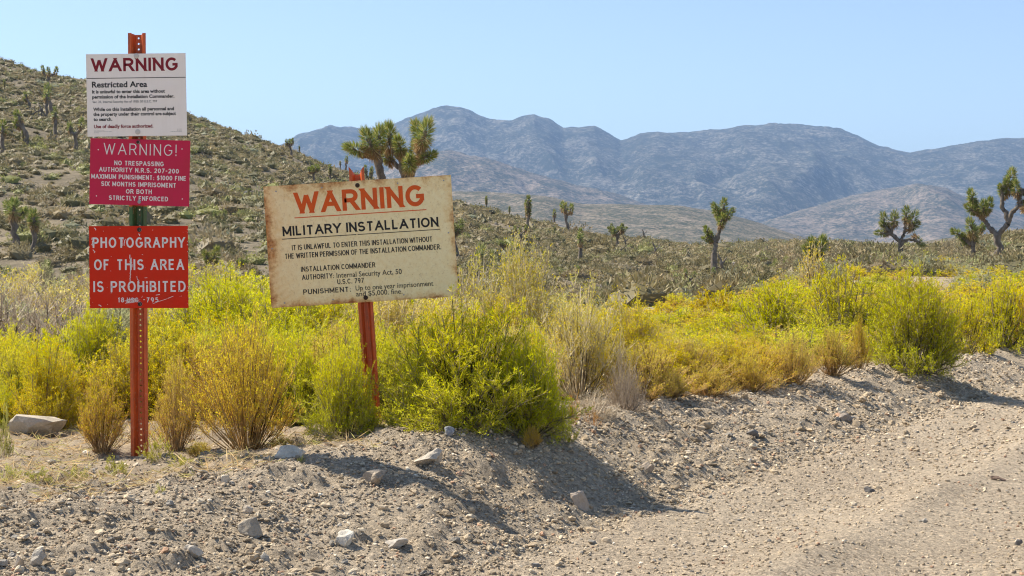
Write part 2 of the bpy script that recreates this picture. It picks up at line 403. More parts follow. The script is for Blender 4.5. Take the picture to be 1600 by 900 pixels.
class Sheet:
    """flat coloured shapes in sign units (photo pixels, v down from the panel's top edge), each drawn a hair proud of the last"""
    def __init__(s, wid, hei, k, thick=.003):
        s.w, s.h, s.k, s.t = wid, hei, k, thick; s.v = []; s.f = []; s.m = []
        b = [(x, z, y) for y in (0, -thick) for (x, z) in ((0, 0), (wid, 0), (wid, hei), (0, hei))]
        s.poly3([((x - wid / 2) * k, y, (hei / 2 - z) * k) for x, z, y in b], [(0, 3, 2, 1), (4, 5, 6, 7), (0, 1, 5, 4), (1, 2, 6, 5), (2, 3, 7, 6), (3, 0, 4, 7)], 0)
        s.layer = 0
    def poly3(s, vs, fs, m):
        o = len(s.v); s.v += list(vs); s.f += [tuple(i + o for i in f) for f in fs]; s.m += [m] * len(fs)
    def flat(s, p2, fs, m, lay=0):
        y = -s.t - .0005 - .00012 * lay
        vs = [((u - s.w / 2) * s.k, y, (s.h / 2 - v) * s.k) for u, v in p2]
        out = []
        for f in fs:      # face the viewer (-y)
            a = [vs[i] for i in f]; ar = sum(a[i][0] * a[(i + 1) % len(a)][2] - a[(i + 1) % len(a)][0] * a[i][2] for i in range(len(a)))
            out.append(tuple(f) if ar > 0 else tuple(reversed(f)))
        s.poly3(vs, out, m)
    def rect(s, u0, v0, u1, v1, m, lay=0): s.flat([(u0, v0), (u1, v0), (u1, v1), (u0, v1)], [(0, 1, 2, 3)], m, lay)
    def stroke(s, pts, w, m, lay=0):
        p, f = ribbon(pts, w); s.flat([tuple(q) for q in p], f, m, lay)
    def disc(s, u, v, r, m, lay=0, n=14, wob=0):
        s.flat([(u + r * (1 + wob * random.uniform(-1, 1)) * math.cos(i * 2 * math.pi / n), v + r * (1 + wob * random.uniform(-1, 1)) * math.sin(i * 2 * math.pi / n)) for i in range(n)], [tuple(range(n))], m, lay)
    def letters(s, body, u0, u1, base, cap, w, m, gap=.2, space=.5, lay=0):
        """engraved or painted stroke lettering between u0 and u1"""
        adv = 0; items = []
        wn = w / cap
        for ch in body:
            if ch == ' ': adv += space; continue
            gw, st = G[ch]; items.append((adv, st)); adv += gw + gap + wn
        tot = adv - gap - wn; sx = (u1 - u0 - w) / tot
        top = base - cap; lay0 = lay
        for a, st in items:
            j = lay0
            for pl in st:
                q = [(u0 + w / 2 + (a + x) * sx, base - (y * (cap - w) + w / 2 if 0 <= y <= 1 else y * cap)) for x, y in pl]
                ends = [i for i in range(1, len(q) - 1) if sharp(q[i - 1], q[i], q[i + 1])]
                for i0, i1 in zip([0] + ends, ends + [len(q) - 1]):
                    seg = [list(t) for t in q[i0:i1 + 1]]; ys = [t[1] for t in pl[i0:i1 + 1]]
                    for e, n in ((0, 1), (-1, -2)):
                        dx, dy = seg[e][0] - seg[n][0], seg[e][1] - seg[n][1]; L = math.hypot(dx, dy)
                        if (abs(ys[e]) < .01 or abs(ys[e] - 1) < .01) and abs(dy) > .3 * L:
                            seg[e][0] += dx / L * w; seg[e][1] += dy / L * w
                    p, f = ribbon(seg, w)
                    inside = all(-.05 <= t <= 1.05 for t in ys)
                    for fc in f:
                        pg = [tuple(p[k]) for k in fc]
                        if inside: pg = clip(clip(pg, top, 1), base, -1)
                        if len(pg) > 2: s.flat(pg, [tuple(range(len(pg)))], m, j)
                    j += 1
    def text(s, body, u0, u1, base, cap, m, bold=0.0, lay=0):
        c = bpy.data.curves.new('lettering', 'FONT'); c.body = body; c.offset = bold; c.resolution_u = 3
        o = bpy.data.objects.new('lettering', c); COL.objects.link(o)
        me = bpy.data.meshes.new_from_object(o.evaluated_get(bpy.context.evaluated_depsgraph_get()))
        bpy.data.objects.remove(o); bpy.data.curves.remove(c)
        v = np.array([q.co[:2] for q in me.vertices]); f = [tuple(p.vertices) for p in me.polygons]; bpy.data.meshes.remove(me)
        x0, x1 = v[:, 0].min(), v[:, 0].max()
        s.flat([(u0 + (x - x0) / (x1 - x0) * (u1 - u0), base - y / CAPH * cap) for x, y in v], f, m, lay)
    def build(s, name, mats, parent, loc, roll):
        me = bpy.data.meshes.new(name); me.from_pydata(s.v, [], s.f)
        for m in mats: me.materials.append(m)
        me.polygons.foreach_set('material_index', s.m); me.update()
        o = link(name, me, parent); o.location = loc; o.rotation_euler = (0, -math.radians(roll), 0); return o
CAPH = .7
def _caph():
    global CAPH
    c = bpy.data.curves.new('h', 'FONT'); c.body = 'H'; o = bpy.data.objects.new('h', c); COL.objects.link(o)
    me = bpy.data.meshes.new_from_object(o.evaluated_get(bpy.context.evaluated_depsgraph_get()))
    CAPH = max(v.co.y for v in me.vertices); bpy.data.objects.remove(o); bpy.data.curves.remove(c); bpy.data.meshes.remove(me)
_caph()

def plain(name, col, rough=.5, spec=.3):
    m, nt, p, out = mat(name); p.inputs['Base Color'].default_value = (*col, 1); p.inputs['Roughness'].default_value = rough
    p.inputs['Specular IOR Level'].default_value = spec; return m

def m_paint(name, col, dirt, amt, rough=.45, sc=9, speck=0.0, speckcol=(.8, .7, .62)):
    m, nt, p, out = mat(name); co = objco(nt)
    c = mixc(nt, ramp(nt, noise(nt, sc, 6, .65, co), [(.35, (0, 0, 0)), (.75, (amt,) * 3)]), col, dirt)
    if speck:
        c = mixc(nt, ramp(nt, noise(nt, 130, 4, .8, co), [(.5 + speck, (0, 0, 0)), (.54 + speck, (.8,) * 3)]), c, speckcol)
    mp = N(nt, 'ShaderNodeMapping'); mp.inputs['Scale'].default_value = (42, 42, 3.2); nt.links.new(co, mp.inputs[0])
    c = mixc(nt, ramp(nt, noise(nt, 1, 5, .7, mp.outputs[0]), [(.48, (0, 0, 0)), (.75, (.34,) * 3)]), c, dirt)
    nt.links.new(c, p.inputs['Base Color']); p.inputs['Roughness'].default_value = rough; p.inputs['Specular IOR Level'].default_value = .18
    b1 = bump(nt, noise(nt, 60, 4, .6, co), p, .12, .002)
    bump(nt, noise(nt, 5, 2, .5, co), p, .35, .02, b1)
    return m

def m_post(name, green_lo, green_hi):
    m, nt, p, out = mat(name); co = objco(nt)
    sp = nt.nodes.new('ShaderNodeSeparateXYZ'); nt.links.new(co, sp.inputs[0])
    c = mixc(nt, ramp(nt, noise(nt, 14, 6, .7, co), [(.35, (0, 0, 0)), (.7, (1, 1, 1))]), (.70, .125, .022), (.50, .085, .02))
    nz = N(nt, 'ShaderNodeMath', operation='MULTIPLY_ADD'); nt.links.new(noise(nt, 40, 4, .6, co), nz.inputs[0]); nz.inputs[1].default_value = .02; nt.links.new(sp.outputs['Z'], nz.inputs[2])
    a = N(nt, 'ShaderNodeMath', operation='GREATER_THAN'); nt.links.new(nz.outputs[0], a.inputs[0]); a.inputs[1].default_value = green_lo
    b = N(nt, 'ShaderNodeMath', operation='LESS_THAN'); nt.links.new(nz.outputs[0], b.inputs[0]); b.inputs[1].default_value = green_hi
    ab = N(nt, 'ShaderNodeMath', operation='MULTIPLY'); nt.links.new(a.outputs[0], ab.inputs[0]); nt.links.new(b.outputs[0], ab.inputs[1])
    c = mixc(nt, ab.outputs[0], c, (.045, .11, .03))
    mp = N(nt, 'ShaderNodeMapping'); mp.inputs['Scale'].default_value = (60, 60, 5); nt.links.new(co, mp.inputs[0])
    c = mixc(nt, ramp(nt, noise(nt, 1.0, 5, .7, mp.outputs[0]), [(.46, (0, 0, 0)), (.7, (.7,) * 3)]), c, (.14, .04, .016))
    c = mixc(nt, ramp(nt, noise(nt, 75, 4, .75, co), [(.60, (0, 0, 0)), (.66, (.8,) * 3)]), c, (.62, .30, .16))
    c = mixc(nt, ramp(nt, noise(nt, 48, 5, .8, co), [(.66, (0, 0, 0)), (.69, (.9,) * 3)]), c, (.07, .05, .045))
    nt.links.new(c, p.inputs['Base Color']); p.inputs['Roughness'].default_value = .5
    bump(nt, noise(nt, 90, 4, .7, co), p, .2, .002)
    return m

# ------------------------------------------------------------------ U channel posts
def channel_post(parent, h, m, holes=True, sc=1.0, zoff=.0, ragged=False):
    v = []; f = []
    def box(p0, p1, t, z0, z1, dz0=0, dz1=0):
        (x0, y0), (x1, y1) = p0, p1; dx, dy = x1 - x0, y1 - y0; L = math.hypot(dx, dy); nx, ny = -dy / L * t, dx / L * t
        o = len(v)
        for z, e0, e1 in ((z0, 0, 0), (z1, dz0, dz1)):
            v.extend([(x0, y0, z + e0), (x1, y1, z + e1), (x1 + nx, y1 + ny, z + e1), (x0 + nx, y0 + ny, z + e0)])
        f.extend([tuple(o + i for i in q) for q in ((0, 3, 2, 1), (4, 5, 6, 7), (0, 1, 5, 4), (1, 2, 6, 5), (2, 3, 7, 6), (3, 0, 4, 7))])
    t = .0035 * sc; A, B, C, D = .0405 * sc, .0255 * sc, .0125 * sc, .034 * sc
    r = (lambda q: random.uniform(-q, q)) if ragged else (lambda q: 0)
    box((-A, 0), (-B, 0), t, -.25, h, .018 if ragged else 0, .0)
    box((B, 0), (A, 0), t, -.25, h, .0, .015 if ragged else 0)
    box((-B, 0.001), (-C, D), t, -.25, h - .001, 0, -.02 if ragged else -.004)
    box((C, D), (B, 0.001), t, -.25, h - .001, -.02 if ragged else -.004, 0)
    z = -.25; step = .0254; hr = .0046 * sc; top = h - (.022 if ragged else .004)
    while z < top - 1e-6:
        z1 = min(z + step, top); zc = (z + z1) / 2; o = len(v)
        rim = [(-C, z), (0, z), (C, z), (C, zc), (C, z1), (0, z1), (-C, z1), (-C, zc)]
        cc = [(hr * math.cos(math.radians(a)), zc + hr * math.sin(math.radians(a))) for a in (225, 270, 315, 0, 45, 90, 135, 180)]
        for y in (D, D + t):
            v.extend([(x, y, zz) for x, zz in rim]); v.extend([(x, y, zz) for x, zz in cc])
        if holes and z1 - z > .02:
            for i in range(8):
                j = (i + 1) % 8
                f.append((o + i, o + j, o + 8 + j, o + 8 + i)); f.append((o + 16 + j, o + 16 + i, o + 24 + i, o + 24 + j))
                f.append((o + 8 + i, o + 8 + j, o + 24 + j, o + 24 + i))
        else:
            f.append(tuple(o + i for i in range(8))); f.append(tuple(o + 16 + i for i in reversed(range(8))))
        z = z1
    me = bpy.data.meshes.new('post'); me.from_pydata(v, [], f); me.materials.append(m); me.update()
    return link('post', me, parent)

def bolt(parent, u, v, sh, r, m, washer=None, wr=0):
    bm = bmesh.new()
    x = (u - sh.w / 2) * sh.k; z = (sh.h / 2 - v) * sh.k
    def cyl(rad, d0, d1, seg, rot=0):
        g = bmesh.ops.create_cone(bm, cap_ends=True, segments=seg, radius1=rad, radius2=rad * .93, depth=d1 - d0, matrix=Matrix.Translation((x, -sh.t - (d0 + d1) / 2, z)) @ Matrix.Rotation(math.pi / 2, 4, 'X') @ Matrix.Rotation(rot, 4, 'Z'))
        return g
    nf = 0
    if washer is not None:
        cyl(wr, .0009, .0026, 18); nf = len(bm.faces)
        cyl(r, .0026, .0085, 6, .3)
    else: cyl(r, .0009, .0060, 12)
    me = bpy.data.meshes.new('bolt'); bm.to_mesh(me); bm.free(); me.materials.append(m)
    if washer is not None:
        me.materials.append(washer)
        for i, p in enumerate(me.polygons): p.material_index = 1 if i < nf else 0
    return link('bolt', me, parent)

BLACK = plain('black_lettering', (.018, .018, .018)); DKRED = plain('dark_red_lettering', (.23, .012, .02)); STEEL = plain('galvanised_steel', (.36, .36, .36), .45); RUSTB = plain('rusted_bolt', (.05, .03, .02), .8); PALEB = plain('pale_bolt_cap', (.62, .58, .53), .5)
WHITE_L = plain('white_lettering', (.78, .72, .68))
random.seed(3)
def left_sign():
    Y = 7.06; k = Y / FPX; b = at(218, 712, Y);
    root = empty('warning_signpost', b)
    tag(root, 'tall orange perforated steel post carrying three warning signs, white over crimson over red', 'signpost')
    h = (712 - 52) * k
    channel_post(root, h, m_post('orange_post_paint', 1.056, 1.158))
    def place(cx, cy, dy=-.001): return ((cx - 218) * k, dy, (712 - cy) * k)
    # white sign
    s = Sheet(155, 128, k)
    ou, ov = 138.5, 84.5
    U = lambda x: x - ou; V = lambda y: y - ov
    s.letters('WARNING', U(146.3), U(281.2), V(111.6), 20.6, 4.1, 1, .13)
    s.rect(0.5, V(121.6), 154.5, V(122.6), 2)
    s.text('Restricted Area', U(147), U(233), V(136.2), 8.6, 2, .026)
    s.text('It is unlawful to enter this area without', U(147), U(260.4), V(145.4), 4.9, 2, .034)
    s.text('permission of the Installation Commander.', U(147), U(275), V(153.4), 4.9, 2, .034)
    s.text('Sec. 21, Internal Security Act of 1950; 50 U.S.C. 797', U(147.6), U(248), V(160.4), 3.4, 2, .008)
    s.text('While on this Installation all personnel and', U(148.2), U(274), V(172.8), 4.9, 2, .034)
    s.text('the property under their control are subject', U(148.2), U(277), V(180.4), 4.9, 2, .034)
    s.text('to search.', U(148.4), U(177.6), V(188.2), 4.9, 2, .034)
    s.text('Use of deadly force authorized.', U(148.8), U(241.4), V(199.4), 5.0, 1, .034)
    for x0, x1, y in ((149, 165, 203.5), (149, 177, 205), (149, 156.5, 206.5), (278, 286, 202.2), (278, 286, 204), (268, 286, 206)):
        x = x0
        while x < x1: e = min(x + random.uniform(.8, 2.4), x1); s.rect(U(x), V(y), U(e), V(y + .5), 3); x = e + .5
    p = s.build('sign_panel', [m_paint('white_sign_plastic', (.93, .85, .77), (.82, .72, .62), .3), DKRED, BLACK, plain('grey_lettering', (.3, .28, .26))], root, place(217.3, 148.2), .7)
    tag(p, 'white sign with dark red heading')
    for v in (3.6, 121.5): bolt(p, 78.5, v, s, 2.2 * k, PALEB, PALEB, 4.2 * k)
    # crimson sign
    s = Sheet(155.6, 102.6, k)
    L = lambda t, c, hw, y, cap, w, g=.2, sp=.55: s.letters(t, c - hw, c + hw, y + cap / 2, cap, w, 1, g, sp)
    L('WARNING!', 78, 57, 15.6, 17.6, 1.5, .28)
    L('NO TRESPASSING', 76.5, 38.6, 37.4, 7.2, 1.35)
    L('AUTHORITY N.R.S. 207-200', 76.5, 62.2, 48, 7.2, 1.35)
    L('MAXIMUM PUNISHMENT: $1000 FINE', 76.4, 74, 59, 7.2, 1.35)
    L('SIX MONTHS IMPRISOMENT', 76.5, 58.5, 70.2, 7.2, 1.35)
    L('OR BOTH', 77, 20.2, 81.2, 7.2, 1.35)
    L('STRICTLY ENFORCED', 76.6, 46.2, 91.8, 7.2, 1.35)
    for u, v in ((12.6, 17.6), (143, 13.2), (11, 89.6), (145, 91)): s.disc(u, v, 1.0, 1, 0, 8)
    p = s.build('sign_panel', [m_paint('crimson_sign_paint', (.60, .022, .075), (.50, .03, .055), .7, .4, 7, .24), WHITE_L], root, place(221.6, 268.7, -.0012), -1.45)
    tag(p, 'crimson sign with thin white engraved lettering')
    bolt(p, 74.5, 4.6, s, 2.6 * k, RUSTB, STEEL, 3.0 * k); bolt(p, 78, 97.2, s, 2.4 * k, STEEL, STEEL, 2.9 * k)
    # red sign
    s = Sheet(154.3, 128.3, k)
    ins = plain('letter_wear', (.60, .035, .008))
    def wl(t, u0, u1, base, cap, w, g, sp=.5): s.letters(t, u0, u1, base, cap, w, 1, g, sp)
    wl('PHOTOGRAPHY', 5.6, 149.6, 33.9, 16.2, 2.7, .27)
    wl('OF THIS AREA', 7.4, 148.2, 68.7, 16.8, 2.7, .27, .62)
    wl('IS PROHiBITED', 5.9, 150.2, 103, 17, 2.7, .25, .62)
    wl('18', 44.2, 54, 119.2, 7.6, 1.3, .3); wl('USC', 58.5, 76, 119, 7.2, 1.0, .3); wl('-', 83.5, 87, 118.6, 7.4, 1.2, .3); wl('795', 88.6, 107.5, 119.2, 7.6, 1.3, .34)
    def scr(pts, w, jit=.5, lay=6):
        q = []
        for a, b2 in zip(pts[:-1], pts[1:]):
            n = max(2, int(math.dist(a, b2) / 1.6))
            q += [(a[0] + (b2[0] - a[0]) * i / n + random.uniform(-jit, jit), a[1] + (b2[1] - a[1]) * i / n + random.uniform(-jit, jit) * .6) for i in range(n)]
        run = []
        for pt in q:
            if random.random() < .14 and len(run) > 1: s.stroke(run, w * random.uniform(.5, 1.2), 1, lay); run = []; lay += 1
            run.append(pt)
        if len(run) > 1: s.stroke(run, w, 1, lay)
    scr([(63.5, 45), (65, 60), (64.5, 72), (64, 84), (62.5, 92), (61.5, 100)], 1.1, .9)
    scr([(66, 50), (67.5, 66)], .8, .7, 30); scr([(75, 78), (77, 88), (76, 101)], .8, .9, 40); scr([(78, 84), (79, 100)], .6, .6, 50)
    scr([(99, 121.5), (108, 118), (118, 115), (133, 109)], .7, .25, 60); scr([(104, 108), (112, 106.5)], .9, .3, 70); scr([(87, 81), (93, 80.5)], .6, .2, 74)
    for i in range(9): scr([(55 + random.uniform(0, 4), 115 + i * .7), (66 + random.uniform(0, 6), 113 + i * .8), (74 + random.uniform(0, 9), 116 + random.uniform(-2, 3))], .55, .8, 80 + i * 7)
    scr([(10, 3), (12.5, 5), (11.5, 8)], 1.0, .3, 150); scr([(79, 12), (81, 14), (80.5, 17)], 1.1, .4, 160); scr([(8, 37), (11, 40), (8.5, 43)], 1.0, .7, 170)
    scr([(16, 123), (20, 124.5), (19.5, 127)], 1.0, .5, 180); scr([(58, 20), (57, 34)], .9, .8, 190); scr([(55, 19), (54, 33)], .6, .6, 200); scr([(7, 18), (7.6, 32)], 1, .8, 206)
    scr([(101, 6.5), (103, 7)], .8, .2, 212); scr([(84.5, 44.5), (87.5, 45.2)], .7, .2, 216)
    for i in range(26): s.disc(random.uniform(1, 153), random.uniform(1, 127), random.uniform(.2, .55), 1, 2, 6, .4)
    for i in range(16): s.disc(random.choice((.5, 153.6)) + random.uniform(-.2, .2), random.uniform(2, 126), random.uniform(.3, .8), 1, 3, 6, .4)
    p = s.build('sign_panel', [m_paint('red_sign_paint', (.66, .022, .003), (.56, .035, .008), .6, .45, 7, .27), WHITE_L], root, place(219, 416.3, -.0011), .15)
    tag(p, 'scratched bright red sign forbidding photography')
    for v in (6, 122): bolt(p, 78.6, v, s, 2.0 * k, RUSTB, STEEL, 3.6 * k)
    return root

def m_rusty(hw, hh):
    m, nt, p, out = mat('rust_stained_sign_paint'); co = objco(nt)
    sp = nt.nodes.new('ShaderNodeSeparateXYZ'); nt.links.new(co, sp.inputs[0])
    def M(op, a, b=None):
        n = N(nt, 'ShaderNodeMath', operation=op)
        for i, q in enumerate((a, b)):
            if q is None: continue
            if isinstance(q, bpy.types.NodeSocket): nt.links.new(q, n.inputs[i])
            else: n.inputs[i].default_value = q
        return n.outputs[0]
    dx = M('SUBTRACT', hw, M('ABSOLUTE', sp.outputs[0])); dz = M('SUBTRACT', hh, M('ABSOLUTE', sp.outputs[2]))
    dx = M('MINIMUM', M('MULTIPLY', M('ADD', hw, sp.outputs[0]), .85), M('MULTIPLY', M('SUBTRACT', hw, sp.outputs[0]), 1.7))
    dz = M('MINIMUM', M('MULTIPLY', M('SUBTRACT', hh, sp.outputs[2]), .9), M('MULTIPLY', M('ADD', hh, sp.outputs[2]), 1.9)); d = M('MINIMUM', dx, dz)
    n1 = noise(nt, 5.5, 8, .75, co); n2 = noise(nt, 42, 5, .7, co)
    e = M('SUBTRACT', M('ADD', M('MULTIPLY', n1, .30), M('MULTIPLY', n2, .05)), M('ADD', d, .145))
    f1 = ramp(nt, e, [(.0, (0, 0, 0)), (.022, (.45,) * 3), (.05, (1, 1, 1))])
    c = mixc(nt, ramp(nt, n2, [(.35, (0, 0, 0)), (.7, (.75,) * 3)]), (.93, .80, .47), (.85, .67, .31))
    c = mixc(nt, ramp(nt, M('ADD', e, .045), [(.0, (0, 0, 0)), (.06, (.55,) * 3)]), c, (.74, .46, .15))
    # small rust freckles and streaks over the whole face
    mp = N(nt, 'ShaderNodeMapping'); mp.inputs['Scale'].default_value = (75, 75, 34); nt.links.new(co, mp.inputs[0])
    c = mixc(nt, ramp(nt, noise(nt, 1, 5, .75, mp.outputs[0]), [(.56, (0, 0, 0)), (.72, (.6,) * 3)]), c, (.52, .36, .16))
    c = mixc(nt, ramp(nt, noise(nt, 160, 3, .7, co), [(.62, (0, 0, 0)), (.7, (.7,) * 3)]), c, (.45, .3, .13))
    c = mixc(nt, f1, c, mixc(nt, ramp(nt, n2, [(.4, (0, 0, 0)), (.65, (1, 1, 1))]), (.55, .24, .05), (.26, .085, .02)))
    nt.links.new(c, p.inputs['Base Color']); p.inputs['Roughness'].default_value = .6
    bump(nt, n2, p, .15, .003); return m

def right_sign():
    Y = 7.6; k = Y / FPX; b = at(584, 668, Y);
    root = empty('military_signpost', b); root.rotation_euler = (0, -math.radians(3.7), 0)
    tag(root, 'leaning orange steel post carrying one wide rust stained cream warning sign', 'signpost')
    channel_post(root, 404 * k, m_post('faded_orange_post_paint', -.3, .05), False, .93, 0, True)
    s = Sheet(293.2, 189.8, k, .003)
    OR = m_paint('orange_lettering', (.74, .11, .012), (.55, .10, .03), .7, .5, 30, .17, (.6, .5, .35)); BK = m_paint('worn_black_lettering', (.022, .022, .022), (.05, .045, .04), .6, .5, 60, .17, (.62, .54, .38))
    s.letters('WARNING', 46.6, 249.6, 45.6, 33.2, 6.7, 1, .13)
    s.rect(45.5, 51, 251.7, 52.4, 1)
    s.letters('MILITARY INSTALLATION', 25.4, 269, 79.2, 15.2, 2.9, 2, .12, .42)
    s.rect(24, 83, 140, 84.2, 2); s.rect(142, 83.1, 271, 84.2, 2)
    T = lambda t, u0, u1, ba, cap, bo=.0: s.text(t, u0, u1, ba, cap, 2, bo)
    K = lambda t, u0, u1, ba, cap, w=1.3: s.letters(t, u0, u1, ba, cap, w, 2, .16, .42)
    K('IT IS UNLAWFUL TO ENTER THIS INSTALLATION WITHOUT', 38.2, 258, 102, 8.2)
    K('THE WRITTEN PERMISSION OF THE INSTALLATION COMMANDER.', 26.2, 271, 114.8, 8.2)
    K('INSTALLATION COMMANDER', 50, 166.5, 136.4, 8)
    K('AUTHORITY:', 50.7, 101, 149.2, 8); T('Internal Security Act, 50', 105, 207, 149.2, 7.8, .008)
    K('U.S.C. 797', 105.4, 147.2, 159.3, 7.8)
    K('PUNISHMENT:', 51.3, 126, 172, 8, 1.45); T('Up to one year imprisonment', 133.3, 255, 170.8, 7.6, .008)
    T('and $5,000. fine.', 133.5, 206, 180, 7.6, .008)
    p = s.build('sign_panel', [m_rusty(146.6 * k, 94.9 * k), OR, BK], root, (-.2 * k, -.001, (668 - 376.2) * k * 1.0005), -.1)
    c, sn = .998, .062
    for x, y in ((120, 183), (388, 161), (831, 136), (1100, 120), (95, 517), (1128, 425), (167, 836), (451, 817), (865, 788), (1128, 764)):
        dx, dy = x - 45, y - 155; bolt(p, (dx * c - dy * sn) / 3.75, (dx * sn + dy * c) / 3.75, s, 1.25 * k, STEEL)
    for x, y in ((596, 148), (642, 805)):
        dx, dy = x - 45, y - 155; bolt(p, (dx * c - dy * sn) / 3.75, (dx * sn + dy * c) / 3.75, s, 2.9 * k, RUSTB, RUSTB, 3.6 * k)
left_sign(); right_sign()
# ------------------------------------------------------------------ stones
def ico(sub):
    bm = bmesh.new(); bmesh.ops.create_icosphere(bm, subdivisions=sub, radius=1)
    v = np.array([q.co[:] for q in bm.verts]); f = np.array([[q.index for q in p.verts] for p in bm.faces]); bm.free(); return v, f
ICO1 = ico(1); ICO2 = ico(2); ICO3 = ico(3)

def rotmats(n, rng):
    q = rng.normal(size=(n, 4)); q /= np.linalg.norm(q, axis=1)[:, None]; w, x, y, z = q.T
    return np.stack([1 - 2 * (y * y + z * z), 2 * (x * y - z * w), 2 * (x * z + y * w), 2 * (x * y + z * w), 1 - 2 * (x * x + z * z), 2 * (y * z - x * w), 2 * (x * z - y * w), 2 * (y * z + x * w), 1 - 2 * (x * x + y * y)], -1).reshape(n, 3, 3)

def stone_batch(pos, size, base, rng, flat=.7):
    v, f = base; n = len(pos)
    w = v[None] * (1 + rng.normal(size=(n, len(v), 1)) * .17)
    w = w * np.stack([rng.uniform(.8, 1.35, n), rng.uniform(.65, 1.0, n), rng.uniform(.45, .85, n)], -1)[:, None]
    w = np.einsum('nij,nkj->nki', rotmats(n, rng), w)
    w[..., 2] *= flat
    w = w * size[:, None, None] + pos[:, None]
    ff = (f[None] + (np.arange(n) * len(v))[:, None, None]).reshape(-1, 3)
    return w.reshape(-1, 3), ff

def stone_cols(n, rng):
    pal = np.array([(.33, .285, .225), (.40, .355, .29), (.27, .235, .19), (.52, .48, .41), (.235, .235, .235), (.36, .25, .19), (.46, .40, .32), (.64, .60, .54)])
    c = pal[rng.choice(8, n, p=[.30, .24, .15, .1, .08, .04, .07, .02])]
    return c * np.array((1.2, 1.1, .94)) * rng.uniform(.75, 1.2, (n, 1))

def m_stone(name):
    m, nt, p, out = mat(name); co = objco(nt)
    a = N(nt, 'ShaderNodeAttribute', attribute_name='Col')
    c = mixc(nt, .6, a.outputs['Color'], ramp(nt, noise(nt, 90, 4, .7, co), [(.3, (.7, .69, .67)), (.7, (1.25, 1.23, 1.2))]), 'MULTIPLY')
    nt.links.new(c, p.inputs['Base Color']); p.inputs['Roughness'].default_value = .92; p.inputs['Specular IOR Level'].default_value = .15
    bump(nt, noise(nt, 140, 4, .7, co), p, .5, .006); return m
M_STONE = m_stone('loose_stone')

def gravel():
    rng = np.random.default_rng(11); V = []; F = []; C = []; off = 0
    for n, s0, s1, pw, base, rmax, sink in ((120000, .0042, .013, 1.6, ICO1, 15, .25), (16000, .0045, .012, 1.5, ICO1, 26, .3), (7000, .010, .026, 1.9, ICO2, 13, .2), (90, .020, .046, 2.0, ICO2, 12, .15)):
        r = np.exp(rng.uniform(math.log(4.6), math.log(rmax), n)); th = rng.uniform(-23, 23, n) * math.pi / 180
        x = r * np.sin(th); y = r * np.cos(th); s, t = road_st(x, y); T = np.interp(s, TS, TT)
        d = np.where(t < -.1, .24 - .10 * np.sin(t * 4), np.where(t < T + .25, 1.0, .42 * np.exp(-(t - T) * .55)))
        d = d * np.clip(.15 + 1.7 * vnoise(x * 2.2, y * 2.2, 33), .1, 1)
        if s0 > .009: d = d * np.where(t < -.25, .22, 1)
        k = rng.uniform(size=n) < d; x, y, r = x[k], y[k], r[k]; m = len(x)
        size = s0 + (s1 - s0) * rng.uniform(size=m) ** (pw * 1.6)
        size = size * np.clip(r / 8, .85, 1.6)
        z = terrain(x, y) + size * .35 * (1 - sink)
        v, f = stone_batch(np.stack([x, y, z], -1), size, base, rng); V.append(v); F.append(f + off); off += len(v)
        C.append(np.repeat(stone_cols(m, rng), len(base[0]), 0))
    o = mesh('gravel', np.vstack(V), [np.vstack(F)], M_STONE, False, np.vstack(C)); tag(o, kind='stuff')
gravel()

def rock(px, py, w, h, col, label, seed, cat='rock', name='rock', sub=ICO3, rough=.10, bury=.22, blocky=0.0):
    p = hit(px, py); Y = p.y; W_ = w * Y / FPX / 2; H_ = h * Y / FPX
    rng = np.random.default_rng(seed); v, f = sub; v = v.copy()
    pl = rng.normal(size=(13, 3)); pl /= np.linalg.norm(pl, axis=1)[:, None]
    for q in pl:          # flat broken faces
        d = v @ q; lim = rng.uniform(.35, .75); e = np.maximum(d - lim, 0); v -= q[None] * (e * .96)[:, None]
    if blocky: v = np.sign(v) * np.abs(v) ** (1 - blocky)
    nn = v / np.linalg.norm(v, axis=1)[:, None]
    v = v + nn * (fbm(v[:, 0] * 2 + seed, v[:, 1] * 2 + v[:, 2] * 1.7, 4, seed) * rough * 1.6)[:, None]
    ext = v.max(0) - v.min(0); v = (v - (v.max(0) + v.min(0)) / 2) / ext
    v = v * np.array([2 * W_, 2 * W_ * rng.uniform(.6, .85), H_ / (1 - bury)])
    v[:, 2] += H_ / (1 - bury) * (.5 - bury)
    cc = np.array(col)[None] * (1 + .35 * fbm(v[:, :1] * 30 + v[:, 2:] * 9, v[:, 1:2] * 30, 3, seed))
    o = mesh(name, v, [f], M_STONE, True, cc); o.location = (p.x, p.y + W_ * .5, ground(p.x, p.y + W_ * .3)); o.rotation_euler.z = 0
    try: o.data.shade_auto_smooth
    except Exception: pass
    sh = np.zeros(len(o.data.polygons), bool); o.data.polygons.foreach_set('use_smooth', sh); o.data.update()
    tag(o, label, cat, 'loose rocks on the verge and the road'); return o
TAN = (.42, .36, .28); PALE = (.62, .54, .42); GREY = (.27, .25, .22); DARK = (.15, .14, .13); BROWN = (.27, .19, .14); BLUE = (.30, .31, .33)
